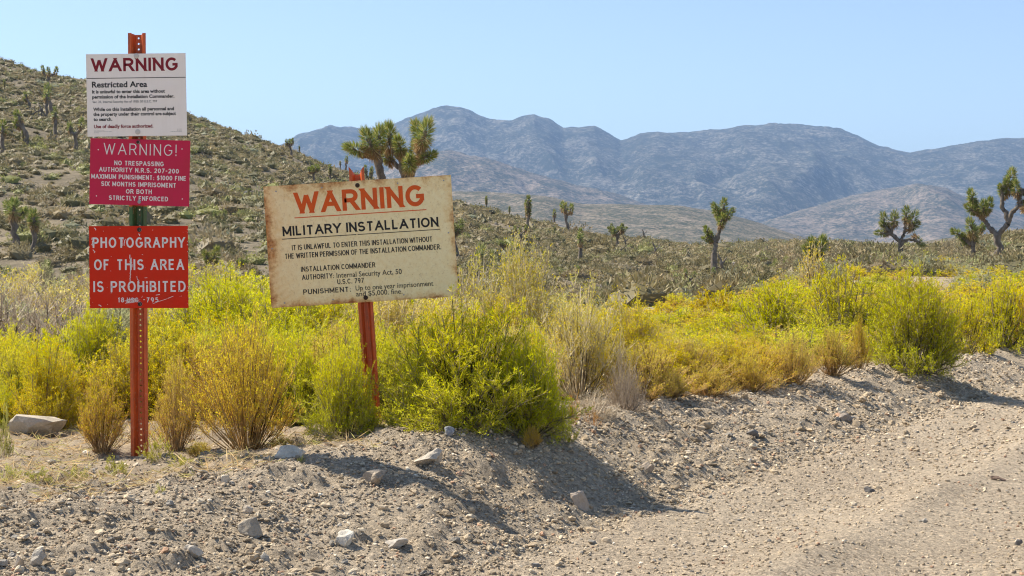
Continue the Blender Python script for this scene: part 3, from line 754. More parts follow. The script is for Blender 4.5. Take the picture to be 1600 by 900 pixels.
for i, a in enumerate([
    (52, 691, 92, 34, (.46, .40, .31), 'large pale boulder lying among bushes left of the tall post', 'boulder', 'boulder'),
    (452, 713, 48, 20, PALE, 'flat whitish rock at the foot of the bushes between the two signposts', 'rock', 'rock'),
    (668, 737, 46, 28, (.44, .39, .32), 'long slanting slab lying on the crest beside the sign shadow', 'rock', 'rock'),
    (538, 856, 30, 24, (.58, .54, .46), 'rounded whitish stone, brightest on the near gravel slope', 'rock', 'rock'),
    (390, 843, 40, 28, (.37, .32, .25), 'bulky greyish brown stone half sunk in the near gravel slope', 'rock', 'rock'),
    (297, 876, 36, 20, (.45, .40, .33), 'slanted pale slab on the near slope below the tall post', 'rock', 'rock'),
    (57, 889, 26, 26, (.42, .38, .32), 'upright egg shaped grey stone at the lower left corner', 'rock', 'rock'),
    (28, 893, 17, 20, (.36, .31, .25), 'small tan stone beside the egg shaped stone in the corner', 'rock', 'rock'),
    (906, 796, 30, 28, (.40, .33, .26), 'chunky pinkish grey rock in the shaded dip below the wide sign', 'rock', 'rock'),
    (352, 753, 15, 15, PALE, 'small upright pale stone near the shadow of the red sign', 'rock', 'rock'),
    (386, 808, 18, 13, (.50, .43, .34), 'small tan pebble just above the bulky brown stone', 'rock', 'rock'),
    (616, 861, 42, 14, (.52, .47, .40), 'low flat pale slab at the toe of the slope right of the whitish stone', 'rock', 'rock'),
    (1561, 751, 24, 7, BROWN, 'flat brown stone lying alone on the road at far right', 'rock', 'rock'),
    (1360, 770, 18, 9, DARK, 'dark stone lying in the middle of the gravel road', 'rock', 'rock'),
    (1176, 688, 20, 12, (.17, .165, .16), 'dark stone on the bank in front of the straw coloured bushes', 'rock', 'rock'),
    (1323, 662, 24, 12, (.33, .28, .23), 'brownish grey stone on the bank below the large green bush', 'rock', 'rock'),
    (1012, 738, 22, 15, (.36, .30, .24), 'lumpy brown stone at the road edge right of the shaded dip', 'rock', 'rock'),
    (738, 658, 15, 14, (.46, .40, .30), 'tan block under the big green bush right of the leaning post', 'rock', 'rock'),
    (702, 685, 17, 15, BLUE, 'bluish grey stone on the crest right of the leaning post', 'rock', 'rock'),
    (585, 761, 40, 24, (.36, .30, .23), 'brown clod of earth on the slope below the leaning post', 'clod', 'earth_clod'),
    (866, 630, 22, 16, PALE, 'pale rock under the dead twigs right of the big green bush', 'rock', 'rock'),
    (990, 634, 17, 13, (.48, .43, .36), 'grey rock beside the small leafless bush where the bank begins', 'rock', 'rock'),
    (838, 888, 15, 8, (.24, .23, .22), 'small dark stone on the near road close to the bottom edge', 'rock', 'rock'),
    (1593, 853, 12, 9, DARK, 'small black stone on the road at the lower right edge', 'rock', 'rock'),
    ]):
    rock(*a[:6], 40 + i, a[6], a[7])
# ------------------------------------------------------------------ foliage building blocks
def blades(base, d, L, w, rng, bend=.0):
    """narrow kite shaped leaves; base (N,3), direction (N,3), length, width"""
    n = len(base); d = d / np.maximum(np.linalg.norm(d, axis=1), 1e-9)[:, None]
    r = rng.normal(size=(n, 3)); s = np.cross(d, r); s /= np.maximum(np.linalg.norm(s, axis=1), 1e-9)[:, None]
    L = np.broadcast_to(L, (n,))[:, None]; w = np.broadcast_to(w, (n,))[:, None]
    mid = base + d * L * .45; tip = base + d * L; tip = tip + np.array([0, 0, -1]) * (bend * L)
    v = np.stack([base, mid + s * w / 2, tip, mid - s * w / 2], 1).reshape(-1, 3)
    return v, np.arange(n * 4).reshape(n, 4)

def tubes(chains, sides=4):
    """chains: list of (points (K,3), radii (K,)[, (parent chain, its ring)]); a chain is webbed to its parent so the wood is one piece"""
    V = []; F = []; off = 0; starts = []; T = []
    for ch in chains:
        p, r = ch[0], ch[1]
        p = np.asarray(p, float); K = len(p); d = np.gradient(p, axis=0); d /= np.maximum(np.linalg.norm(d, axis=1), 1e-9)[:, None]
        ref = np.where(np.abs(d[:, 2:3]) > .9, np.array([[1., 0, 0]]), np.array([[0, 0, 1.]])); a = np.cross(d, ref); a /= np.linalg.norm(a, axis=1)[:, None]; b = np.cross(d, a)
        t = np.arange(sides) * 2 * math.pi / sides
        ring = p[:, None] + (np.cos(t)[None, :, None] * a[:, None] + np.sin(t)[None, :, None] * b[:, None]) * np.asarray(r)[:, None, None]
        V.append(ring.reshape(-1, 3)); i = np.arange(K * sides).reshape(K, sides); j = np.roll(i, -1, 1)
        F.append(np.stack([i[:-1], j[:-1], j[1:], i[1:]], -1).reshape(-1, 4) + off); starts.append(off)
        if len(ch) > 2 and ch[2] is not None:
            q = starts[ch[2][0]] + ch[2][1] * sides; F.append(np.array([[off, off + 1, q + 1, q]]))
        off += K * sides
    return np.vstack(V), np.vstack(F)

def m_leaf(name, trans=.45, var=.18, rough=.6, sat=1.0):
    m, nt, p, out = mat(name)
    a = N(nt, 'ShaderNodeAttribute', attribute_name='Col'); oi = nt.nodes.new('ShaderNodeObjectInfo')
    h = nt.nodes.new('ShaderNodeHueSaturation')
    def rmap(lo, hi, k):
        q = N(nt, 'ShaderNodeMath', operation='MULTIPLY'); nt.links.new(oi.outputs['Random'], q.inputs[0]); q.inputs[1].default_value = k
        fr = N(nt, 'ShaderNodeMath', operation='FRACT'); nt.links.new(q.outputs[0], fr.inputs[0])
        mr = N(nt, 'ShaderNodeMapRange'); nt.links.new(fr.outputs[0], mr.inputs[0]); mr.inputs[3].default_value = lo; mr.inputs[4].default_value = hi; return mr.outputs[0]
    nt.links.new(rmap(1 - var, 1 + var, 1), h.inputs['Value']); nt.links.new(rmap(.5 - var * .05, .5 + var * .05, 13.7), h.inputs['Hue']); nt.links.new(rmap(sat * (1 - var * .5), sat * (1 + var * .5), 31.3), h.inputs['Saturation'])
    nt.links.new(a.outputs['Color'], h.inputs['Color'])
    nt.links.new(h.outputs[0], p.inputs['Base Color']); p.inputs['Roughness'].default_value = rough; p.inputs['Specular IOR Level'].default_value = .25
    tb = nt.nodes.new('ShaderNodeBsdfTranslucent'); nt.links.new(h.outputs[0], tb.inputs['Color'])
    mx = nt.nodes.new('ShaderNodeMixShader'); mx.inputs[0].default_value = trans
    nt.links.new(p.outputs[0], mx.inputs[1]); nt.links.new(tb.outputs[0], mx.inputs[2]); nt.links.new(mx.outputs[0], out.inputs['Surface'])
    return m
M_LEAF = m_leaf('shrub_leaf', .52, sat=1.14); M_YUC = m_leaf('joshua_leaf', .3, .12, .45); M_TWIG = m_leaf('woody_stem', 0.0, .12, .85)

def m_bark():
    m, nt, p, out = mat('joshua_bark'); co = objco(nt)
    mp = N(nt, 'ShaderNodeMapping'); mp.inputs['Scale'].default_value = (1, 1, .45); nt.links.new(co, mp.inputs[0])
    c = ramp(nt, noise(nt, 7, 6, .75, mp.outputs[0]), [(.32, (.075, .06, .045)), (.5, (.19, .155, .12)), (.7, (.31, .26, .20))])
    nt.links.new(c, p.inputs['Base Color']); p.inputs['Roughness'].default_value = .9
    bump(nt, noise(nt, 16, 5, .75, mp.outputs[0]), p, .9, .06); return m
M_BARK = m_bark()

# ------------------------------------------------------------------ joshua trees
def yucca_head(c, axis, R, rng, n, wleaf, dead=.36, green=1.0):
    """a bristling head of dagger leaves round the end of a limb, old straw leaves hanging below"""
    c = np.asarray(c, float); axis = np.asarray(axis, float); axis /= np.linalg.norm(axis)
    V = []; C = []
    def ring(n, u0, u1, a0, a1, L, cols, w):
        u = rng.uniform(u0, u1, n); ang = np.radians(a0 + (a1 - a0) * (1 - (u - u0) / max(u1 - u0, 1e-6)) + rng.normal(size=n) * 9)
        r = rng.normal(size=(n, 3)); s = r - (r @ axis)[:, None] * axis; s /= np.linalg.norm(s, axis=1)[:, None]
        d = axis * np.cos(ang)[:, None] + s * np.sin(ang)[:, None]
        b = c + axis * (u * R)[:, None] + s * (R * .12)
        v, f = blades(b, d, L * rng.uniform(.8, 1.15, n), w, rng); V.append(v)
        k = rng.integers(0, len(cols), n); cc = np.array(cols)[k] * rng.uniform(.8, 1.25, (n, 1)); C.append(np.repeat(cc, 4, 0))
    gcol = [(.20, .25, .055), (.28, .32, .07), (.16, .21, .055), (.36, .37, .11), (.50, .44, .19)]
    ring(int(n * (1 - dead)), -.75, .40, 8, 120, R * .62, gcol, wleaf)
    ring(int(n * dead), -1.1, -.45, 115, 160, R * .62, [(.46, .31, .14), (.36, .23, .10), (.54, .40, .21), (.26, .17, .08)], wleaf * .9)
    return np.vstack(V), np.vstack(C)

def limb(p0, p1, r0, r1, rng, wob=.06, n=7, sag=0):
    t = np.linspace(0, 1, n)[:, None]; p0 = np.asarray(p0, float); p1 = np.asarray(p1, float); L = np.linalg.norm(p1 - p0)
    p = p0 + (p1 - p0) * t
    p[1:-1] += rng.normal(size=(n - 2, 3)) * wob * L * .5
    p[:, 2] -= sag * L * np.sin(np.pi * t[:, 0])
    return p, (r0 + (r1 - r0) * t[:, 0]) * (1 + .1 * rng.normal(size=n))

def joshua(name_limbs, heads, base, label, group=None, sides=8, n=260, wleaf=.02, rng=None, cat='joshua tree', hs=1.0):
    root = empty('joshua_tree', base); tag(root, label, cat, group)
    v, f = tubes(name_limbs, sides)
    v = v + (fbm(v[:, :1] * 9 + v[:, 1:2] * 5, v[:, 2:] * 9, 2, 3) * .03)
    mesh('trunk', v, [f], M_BARK, True, parent=root)
    if heads:
        V = []; C = []
        for c, ax, R in heads:
            a, b = yucca_head(c, ax, R * hs, rng, n, wleaf); V.append(a); C.append(b)
        v = np.vstack(V); mesh('crown', v, [np.arange(len(v)).reshape(-1, 4)], M_YUC, False, np.vstack(C), parent=root)
    return root

def traced(px0, py0, Y, nodes, limbs, heads, label, seed, n=300, wleaf=None, group='joshua trees standing beyond the bushes', dscale=1.0):
    """a tree given by joints in photo pixels about its own foot plus a real depth for each joint"""
    rng = np.random.default_rng(seed); b = at(px0, py0, Y); g = ground(b[0], b[1]); k = Y / FPX
    P = {q: np.array(((x - px0) * k, d * dscale, (py0 - y) * k + (b[2] - g))) for q, (x, y, d) in nodes.items()}
    L = [limb(P[a], P[c], r0 * k * .82, r1 * k * .82, rng) for a, c, r0, r1 in limbs]
    f = np.array([b[0], b[1], g]); first = P[limbs[0][0]]
    L.append((np.array([[first[0], first[1], -.3], first]), np.array([limbs[0][2] * k * 1.15, limbs[0][2] * k])))
    H = []
    for q, R, ax in heads:
        H.append((P[q], np.array(ax, float), R * k * 1.15))
    return joshua(L, H, f, label, group, 9, int(n * 2.0), wleaf or max(.016, .9 * k), rng)

nd = dict
HTREE = 'joshua trees scattered over the slope'
traced(618, 440, 42, nd(b=(618, 440, 0), f=(616, 345, 0), a1=(598, 285, -.1), a2=(590, 245, -.15), a3=(577, 219, -.35), a4=(592, 212, .1), a5=(572, 246, -.3), a6=(554, 234, -.5),
       c0=(640, 300, .1), c1=(628, 255, .2), c2=(612, 230, .3), c3=(607, 208, .4), d1=(644, 262, -.1), d2=(656, 246, -.1), d3=(660, 222, -.2), d4=(652, 203, .1), d5=(667, 206, -.35), d6=(672, 245, -.3), e1=(625, 226, -.3), e2=(643, 255, -.6), e3=(599, 240, .6), g=(622, 262, .3), h1=(648, 232, .3)),
       [('b', 'f', 14, 12), ('f', 'a1', 11, 9), ('a1', 'a2', 9, 8), ('a2', 'a3', 7, 4), ('a2', 'a4', 6, 4), ('a2', 'a5', 5, 4), ('a5', 'a6', 4, 3), ('f', 'c0', 10, 8), ('c0', 'c1', 8, 7), ('c1', 'c2', 6, 5), ('c2', 'c3', 5, 4), ('c0', 'd1', 8, 7), ('d1', 'd2', 7, 6), ('d2', 'd3', 6, 5), ('d3', 'd4', 4, 4), ('d3', 'd5', 4, 4), ('d2', 'd6', 4, 3), ('c1', 'e1', 5, 4), ('d1', 'e2', 5, 4), ('c1', 'g', 5, 5), ('g', 'e3', 4, 3), ('d2', 'h1', 4, 3)],
       [('a3', 21, (-.4, -.2, 1)), ('a4', 21, (.2, 0, 1)), ('a6', 17, (-1, -.3, .25)), ('c3', 21, (-.05, 0, 1)), ('d4', 19, (-.3, 0, 1)), ('d5', 23, (.3, -.2, 1)), ('d6', 15, (1, -.2, .35)), ('e1', 17, (-.2, -.4, .8)), ('e2', 18, (.1, -.7, .5)), ('e3', 15, (-.5, .3, .7)), ('h1', 17, (-.1, .2, 1))],
       'large many headed Joshua tree rising behind the wide cream sign', 1, 420)
traced(1408, 414, 95, nd(b=(1408, 414, 0), f=(1408, 378, 0), a=(1394, 366, .2), a1=(1383, 352, .4), a2=(1384, 341, .5), a3=(1376, 364, .3), c1=(1412, 362, -.2), c2=(1413, 345, -.3), c3=(1414, 332, -.3), c4=(1424, 338, -.6), c5=(1427, 352, -.5), d=(1428, 374, .3), d1=(1441, 379, .5), a4=(1398, 338, .1)),
       [('b', 'f', 5.5, 4.5), ('f', 'a', 4, 3.5), ('a', 'a1', 3.5, 3), ('a1', 'a2', 3, 2), ('a', 'a3', 2.5, 2), ('f', 'c1', 4, 3.5), ('c1', 'c2', 3.3, 3), ('c2', 'c3', 3, 2), ('c2', 'c4', 2.6, 2), ('c1', 'c5', 2.6, 2), ('f', 'd', 3, 3), ('d', 'd1', 3, 2), ('a', 'a4', 2.5, 2)],
       [('a2', 12, (-.3, 0, 1)), ('a3', 10, (-1, 0, .1)), ('a1', 11, (-.8, -.3, .7)), ('c3', 12, (0, 0, 1)), ('c4', 12, (.4, 0, 1)), ('c5', 10, (.7, -.2, .6)), ('d1', 10, (.6, -.2, -.7)), ('a4', 12, (0, 0, 1))],
       'rounded open Joshua tree standing alone above the pale sage', 2, 150, .04)
traced(1559, 426, 72, nd(b=(1559, 426, 0), f=(1558, 368, 0), a=(1545, 352, .2), a1=(1535, 338, .3), a2=(1524, 318, .4), a3=(1536, 322, 0), a4=(1522, 305, .5), c=(1572, 350, -.2), c1=(1577, 332, -.3), c2=(1586, 322, -.4), c3=(1592, 298, -.4), c4=(1604, 322, -.7), c5=(1565, 318, 0), c6=(1565, 296, .1), c7=(1581, 273, .2), c8=(1573, 288, 0), c9=(1583, 292, -.3), c10=(1596, 305, -.3), a5=(1548, 318, .3), a6=(1516, 325, .2)),
       [('b', 'f', 7, 6), ('f', 'a', 5.5, 4.5), ('a', 'a1', 4.5, 4), ('a1', 'a2', 4, 3), ('a1', 'a3', 3.5, 3), ('a2', 'a4', 3, 2), ('a1', 'a5', 3, 2), ('a1', 'a6', 3, 2), ('f', 'c', 5.5, 5), ('c', 'c1', 5, 4.5), ('c1', 'c2', 4.5, 4), ('c2', 'c3', 4, 3), ('c2', 'c4', 3.5, 3), ('c', 'c5', 4.5, 4), ('c5', 'c6', 4, 3), ('c6', 'c7', 3, 2.5), ('c6', 'c8', 3, 2.5), ('c3', 'c9', 3, 2), ('c3', 'c10', 3, 2)],
       [('a4', 13, (-.2, 0, 1)), ('a3', 13, (0, -.3, 1)), ('a5', 12, (.3, 0, 1)), ('a6', 11, (-.8, 0, .6)), ('a2', 10, (-.3, .4, .9)), ('c7', 14, (.2, 0, 1)), ('c8', 12, (-.4, -.2, 1)), ('c9', 12, (0, .2, 1)), ('c10', 12, (.4, 0, 1)), ('c4', 12, (.8, 0, .4)), ('c6', 11, (-.4, -.3, .8))],
       'tall forked Joshua tree at the right edge, biggest on the right', 3, 230, .032)
traced(1522, 416, 78, nd(b=(1522, 416, 0), f=(1520, 385, 0), a=(1508, 373, .2), a1=(1497, 364, .3), c=(1522, 364, 0), c1=(1514, 352, -.2), d=(1530, 362, .2), d1=(1538, 352, .2)),
       [('b', 'f', 5, 4.5), ('f', 'a', 4, 3), ('a', 'a1', 3, 2), ('f', 'c', 4, 3.5), ('c', 'c1', 3, 2.5), ('f', 'd', 3, 3), ('d', 'd1', 3, 2)],
       [('a1', 12, (-1, 0, .6)), ('c', 13, (.1, -.3, 1)), ('c1', 14, (-.2, 0, 1)), ('d1', 9, (.5, 0, 1)), ('a', 10, (-.5, -.4, .8))],
       'shorter bushy Joshua tree leaning left just beside the tall forked one', 4, 190, .034)
traced(1116, 396, 85, nd(b=(1116, 396, 0), f=(1119, 378, 0), a=(1111, 368, .1), a1=(1105, 360, .2), a2=(1104, 373, .3), c=(1125, 356, 0), c1=(1131, 340, 0), c2=(1140, 333, -.2), c3=(1131, 320, .1), c4=(1118, 325, .3), c5=(1127, 342, -.4), c6=(1122, 334, .1)),
       [('b', 'f', 5, 4.5), ('f', 'a', 3.6, 3), ('a', 'a1', 3, 2.5), ('a', 'a2', 3, 2), ('f', 'c', 4.4, 4), ('c', 'c1', 4, 3), ('c1', 'c2', 3, 2.5), ('c1', 'c3', 3, 2.5), ('c', 'c6', 3.2, 2.5), ('c6', 'c4', 3, 2.5), ('c', 'c5', 3, 2)],
       [('a1', 9, (-.5, 0, 1)), ('a2', 8, (-.9, 0, .3)), ('c2', 11, (.7, 0, .8)), ('c3', 12, (.1, 0, 1)), ('c4', 11, (-.5, 0, 1)), ('c5', 11, (.1, -.5, .9)), ('c6', 10, (-.3, .3, .9)), ('a', 9, (-.2, -.4, .9))],
       'leafy slanting Joshua tree in the middle distance, alone between the sign and the right trees', 5, 190, .034)
traced(1277, 424, 55, nd(b=(1277, 424, 0), f=(1276, 400, 0), a=(1270, 384, .1), c=(1283, 382, 0), d=(1263, 392, .1)), [('b', 'f', 8, 7), ('f', 'a', 6, 4), ('f', 'c', 6, 4), ('f', 'd', 4, 3)],
       [('a', 16, (-.2, 0, 1)), ('c', 17, (.3, 0, 1)), ('f', 14, (.2, -.4, 1)), ('d', 13, (-.6, 0, .8))], 'squat bushy Joshua tree crown showing just above the tall straw shrub', 6, 260, .028)

_Y = float(hit(24, 387).y)
traced(24, 387, _Y, nd(b=(24, 387, 0), f=(22, 340, 0), a=(11, 325, .2), c=(25, 322, -.2), d=(33, 332, .3)), [('b', 'f', 6.5, 5.5), ('f', 'a', 5, 4), ('f', 'c', 5, 4), ('f', 'd', 4, 3)],
       [('a', 14, (-.5, 0, 1)), ('c', 15, (.1, 0, 1)), ('d', 12, (.7, 0, .7))], 'two headed Joshua tree with a thick trunk, larger of the pair at the left edge', 21, 240, .03, HTREE)
_Y = float(hit(53, 397).y)
traced(53, 397, _Y, nd(b=(53, 397, 0), f=(53, 345, 0), a=(53, 338, 0), c=(50, 345, .1)), [('b', 'f', 5, 4.5), ('f', 'a', 4, 4)], [('a', 14, (0, 0, 1)), ('c', 12, (-.3, 0, 1))], 'single headed Joshua tree, right one of the pair at the left edge', 22, 240, .03, HTREE)
_Y = float(hit(331, 434).y)
traced(331, 434, _Y, nd(b=(331, 434, 0), f=(330, 410, 0), a=(322, 400, .1), c=(337, 396, 0)), [('b', 'f', 4.5, 4), ('f', 'a', 3.5, 3), ('f', 'c', 3.5, 3)], [('a', 11, (-.5, 0, 1)), ('c', 13, (.3, 0, 1))], 'two headed Joshua tree with a straw trunk right of the red sign', 23, 220, .03, HTREE)
# the trees of the slope: a few grown by rule, each placed at its own foot
def grown(seed, kind):
    """unit-height Joshua tree: list of limbs and heads"""
    rng = np.random.default_rng(seed); L = []; H = []
    up = np.array((0, 0, 1.))
    if kind == 'pole':
        t = np.array((rng.normal() * .04, rng.normal() * .04, .84)); L.append(limb((0, 0, -.1), t, .055, .045, rng, .03)); H.append((t, up, .17))
    elif kind == 'column':
        t = np.array((rng.normal() * .04, 0, .86)); L.append(limb((0, 0, -.1), t, .05, .045, rng, .03))
        for z, R in ((.86, .14), (.72, .13), (.58, .12)): H.append((np.array((t[0] * z, 0, z)), up, R))
    elif kind in ('fork', 'triple', 'many'):
        k = {'fork': 2, 'triple': 3, 'many': 5}[kind]; h0 = rng.uniform(.42, .6)
        f = np.array((rng.normal() * .05, rng.normal() * .05, h0)); L.append(limb((0, 0, -.1), f, .065, .055, rng, .04))
        for i in range(k):
            a = 2 * math.pi * i / k + rng.uniform(-.5, .5); sp = rng.uniform(.12, .26); z = rng.uniform(.66, .86) if i else .86
            m = f + np.array((math.cos(a) * sp, math.sin(a) * sp * .8, (z - h0) * .4)); t = f + np.array((math.cos(a) * sp * 1.25, math.sin(a) * sp, z - h0))
            L.append(limb(f, m, .045, .04, rng, .05)); L.append(limb(m, t, .04, .03, rng, .05)); H.append((t, up + (t - f) * .8, .135))
            if kind == 'many' and rng.random() < .6:
                t2 = m + np.array((math.cos(a + 1) * .16, math.sin(a + 1) * .16, .1)); L.append(limb(m, t2, .03, .025, rng)); H.append((t2, t2 - m + up * .1, .11))
    elif kind == 'clump':
        for i in range(4):
            a = i * 1.7; b = np.array((math.cos(a) * .16, math.sin(a) * .16, -.05)); t = b * 1.8 + np.array((0, 0, rng.uniform(.5, .85))); L.append(limb(b, t, .05, .045, rng)); H.append((t, t - b, .17)); H.append((b + (t - b) * .6, t - b, .15))
    elif kind == 'yucca':
        L.append(limb((0, 0, -.1), (0, 0, .5), .10, .09, rng)); H.append((np.array((0, 0, .55)), up, .42)); H.append((np.array((.05, 0, .35)), up + np.array((.3, 0, 0)), .36))
    elif kind == 'lean':
        t = np.array((-.30, 0, .82)); L.append(limb((0, 0, -.1), (-.12, 0, .4), .06, .055, rng)); L.append(limb((-.12, 0, .4), t, .055, .05, rng)); H.append((t, (t - np.array((-.12, 0, .4))), .15)); L.append(limb((-.15, 0, .48), (-.36, .05, .6), .035, .03, rng)); H.append((np.array((-.36, .05, .6)), (-.6, 0, .8), .12))
    elif kind == 'dead':
        t = np.array((-.22, 0, .95)); L.append(limb((0, 0, -.1), (-.08, 0, .55), .07, .06, rng)); L.append(limb((-.08, 0, .55), t, .055, .02, rng)); L.append(limb((-.08, 0, .55), (.14, .1, .8), .04, .02, rng)); L.append(limb((-.04, 0, .35), (-.3, .1, .5), .03, .012, rng))
    elif kind == 'fallen':
        L.append(limb((-.5, 0, .1), (.3, .1, .55), .06, .05, rng)); L.append(limb((.3, .1, .55), (.55, .1, .0), .06, .05, rng)); L.append(limb((-.1, 0, .3), (-.25, .1, .8), .045, .02, rng)); L.append(limb((.1, 0, .45), (.15, -.2, .0), .04, .03, rng))
    return L, H
PROTO = {}
HT = 'joshua trees scattered over the slope'
def slope_tree(px, py, hpx, kind, label, seed=0, flip=1):
    p = hit(px, py); H_ = hpx * p.y / FPX; key = (kind, seed)
    if key not in PROTO:
        L, Hd = grown(seed * 17 + len(kind), kind)
        PROTO[key] = joshua(L, Hd, (0, 0, 0), label, HT, 6, 190 if kind != 'yucca' else 260, .024, np.random.default_rng(seed + 5), hs=1.3); o = PROTO[key]
    else:
        o = copy_tree(PROTO[key])
    o.location = (p.x, p.y, p.z - .05); o.scale = (H_ * flip, H_, H_); o.rotation_euler.z = 0 if kind in ('lean', 'dead', 'fallen') else (px * .37) % 6.28
    tag(o, label, 'dead joshua tree' if kind in ('dead', 'fallen') else 'joshua tree', HT); return o
for a in [
    (12, 446, 34, 'yucca', 'low spiky Joshua tree without visible trunk at the far left among grey twigs', 1),
    (73, 437, 34, 'yucca', 'low spiky Joshua tree left of the red sign above the grey twigs', 2),
    (41, 389, 13, 'column', 'tiny young Joshua tree between the two trunks of the left pair', 1),
    (74, 388, 15, 'column', 'tiny young Joshua tree just right of the left pair', 2),
    (76, 140, 39, 'triple', 'branched Joshua tree breaking the skyline above the left hillside', 1),
    (7, 143, 20, 'column', 'short column of a Joshua tree high at the left edge under the skyline', 3),
    (73, 185, 45, 'pole', 'thin Joshua tree, left one of the high cluster behind fallen trunks', 2),
    (81, 181, 52, 'pole', 'thin Joshua tree, tallest of the high cluster behind fallen trunks', 3),
    (49, 172, 30, 'lean', 'leaning Joshua tree at the left of the high cluster', 1),
    (58, 182, 22, 'fallen', 'fallen bare trunks lying across the high slope', 1),
    (66, 184, 24, 'dead', 'bare broken trunk under the high cluster', 1),
    (87, 219, 52, 'pole', 'straight single headed Joshua tree below the high cluster', 1),
    (46, 228, 60, 'lean', 'bent thin Joshua tree leaning left on the upper slope', 2),
    (84, 218, 18, 'column', 'stubby Joshua tree beside the straight one on the upper slope', 1),
    (118, 238, 56, 'fork', 'dark trunked Joshua tree just left of the white sign', 2),
    (2, 244, 58, 'pole', 'Joshua tree cut off by the left edge half way up the slope', 2),
    (110, 168, 14, 'column', 'small pale Joshua tree close to the left border of the white sign', 2),
    (36, 225, 26, 'column', 'short thin Joshua tree beside the bent one', 3),
    (316, 181, 9, 'dead', 'tiny dark stump on the skyline right of the white sign', 2),
    (318, 249, 17, 'dead', 'small bent stump on the slope right of the crimson sign', 3),
    (389, 313, 20, 'column', 'short yellow green Joshua tree just left of the wide sign', 1),
    (348, 437, 28, 'column', 'brown dead topped stub beside the two headed tree right of the red sign', 2),
    (376, 428, 28, 'many', 'low many headed Joshua tree left of the lower corner of the wide sign', 1),
    (345, 352, 32, 'clump', 'dark clump of Joshua stems on the slope between the signs', 1),
    (456, 246, 31, 'triple', 'branched Joshua tree on the skyline left of the big tree', 2),
    (468, 241, 14, 'column', 'small Joshua tree on the skyline right of the branched one', 3),
    (540, 265, 26, 'pole', 'slim dark Joshua tree on the skyline, taller of the two left of the big tree', 1),
    (532, 263, 17, 'pole', 'slim dark Joshua tree on the skyline, shorter of the two left of the big tree', 2),
    (490, 287, 32, 'many', 'branched Joshua tree just above the top edge of the wide sign', 2),
    (516, 286, 30, 'column', 'narrow Joshua tree above the top edge of the wide sign', 1),
    (575, 282, 30, 'clump', 'thin stemmed Joshua clump directly behind the top of the leaning post', 2),
    (760, 317, 23, 'column', 'narrow Joshua tree alone on the ridge right of the wide sign', 2),
    (796, 329, 17, 'column', 'small Joshua tree on the ridge between taller ones', 3),
    (743, 340, 16, 'dead', 'short dead stub on the slope close to the wide sign', 1),
    (714, 400, 60, 'many', 'tall shaggy Joshua tree half behind the right edge of the wide sign', 3),
    (826, 360, 55, 'column', 'tall pole Joshua tree on the ridge with green top', 1),
    (822, 334, 33, 'pole', 'Joshua tree standing just behind the tall pole tree', 3),
    (866, 341, 28, 'pole', 'Joshua tree with a round head left of the palm like one', 1),
    (888, 350, 48, 'triple', 'palm like Joshua tree with the broadest head on the ridge', 3),
    (814, 383, 33, 'triple', 'small branched Joshua tree under the tall pole tree', 1),
    (822, 383, 17, 'column', 'stub of a Joshua tree beside the small branched one', 2),
    (867, 371, 18, 'column', 'short Joshua tree in the middle of the right slope', 3),
    (904, 411, 56, 'fork', 'two headed Joshua tree with a straight trunk in the middle of the right slope', 1),
    (965, 389, 41, 'many', 'branched Joshua tree beside bare limbs on the right slope', 1),
    (979, 390, 24, 'dead', 'bare grey limbs beside the branched tree on the right slope', 2),
    (968, 399, 24, 'fallen', 'arched dead trunk resting on the right slope', 2),
    (1008, 378, 22, 'dead', 'dead twisted Joshua tree on the skyline right of the slope', 3),
    (1027, 409, 34, 'dead', 'leaning dark dead trunk on the right slope', 1),
    (1078, 452, 34, 'fork', 'small Joshua tree with a flat green head at the foot of the right slope', 2),
    (1115, 448, 32, 'pole', 'single headed Joshua tree where the slope meets the yellow meadow', 2),
    (1131, 434, 42, 'dead', 'thin bare pole of a tree below the leafy slanting one', 2),
    (752, 412, 34, 'yucca', 'spiky low Joshua clump just right of the wide sign', 1),
    (768, 414, 26, 'yucca', 'smaller spiky Joshua clump above the dry bush tops', 2),
    (787, 400, 26, 'many', 'low dark Joshua tree above the yellow tipped dry bush', 2),
    (902, 433, 20, 'yucca', 'small spiky rosette low on the right slope', 1),
    (1193, 418, 18, 'many', 'dark low Joshua tree left of the squat bushy crown', 3),
    (1212, 418, 16, 'yucca', 'low spiky rosette just left of the squat bushy crown', 2),
    (1228, 420, 22, 'yucca', 'rounded spiky rosette touching the squat bushy crown', 1),
    (1154, 384, 12, 'pole', 'tiny far Joshua tree on the plain right of the leafy slanting one', 1),
    (1331, 386, 11, 'triple', 'tiny far Joshua tree on the plain left of the rounded open one', 2),
    ]:
    slope_tree(*a)
# ------------------------------------------------------------------ bushes
def quad_bez(p0, p1, p2, n):
    t = np.linspace(0, 1, n)[:, None]; return p0 * (1 - t) ** 2 + 2 * p1 * t * (1 - t) + p2 * t * t

def pick(cols, n, rng, lo=.8, hi=1.22):
    cols = np.array(cols); return cols[rng.integers(0, len(cols), n)] * rng.uniform(lo, hi, (n, 1))

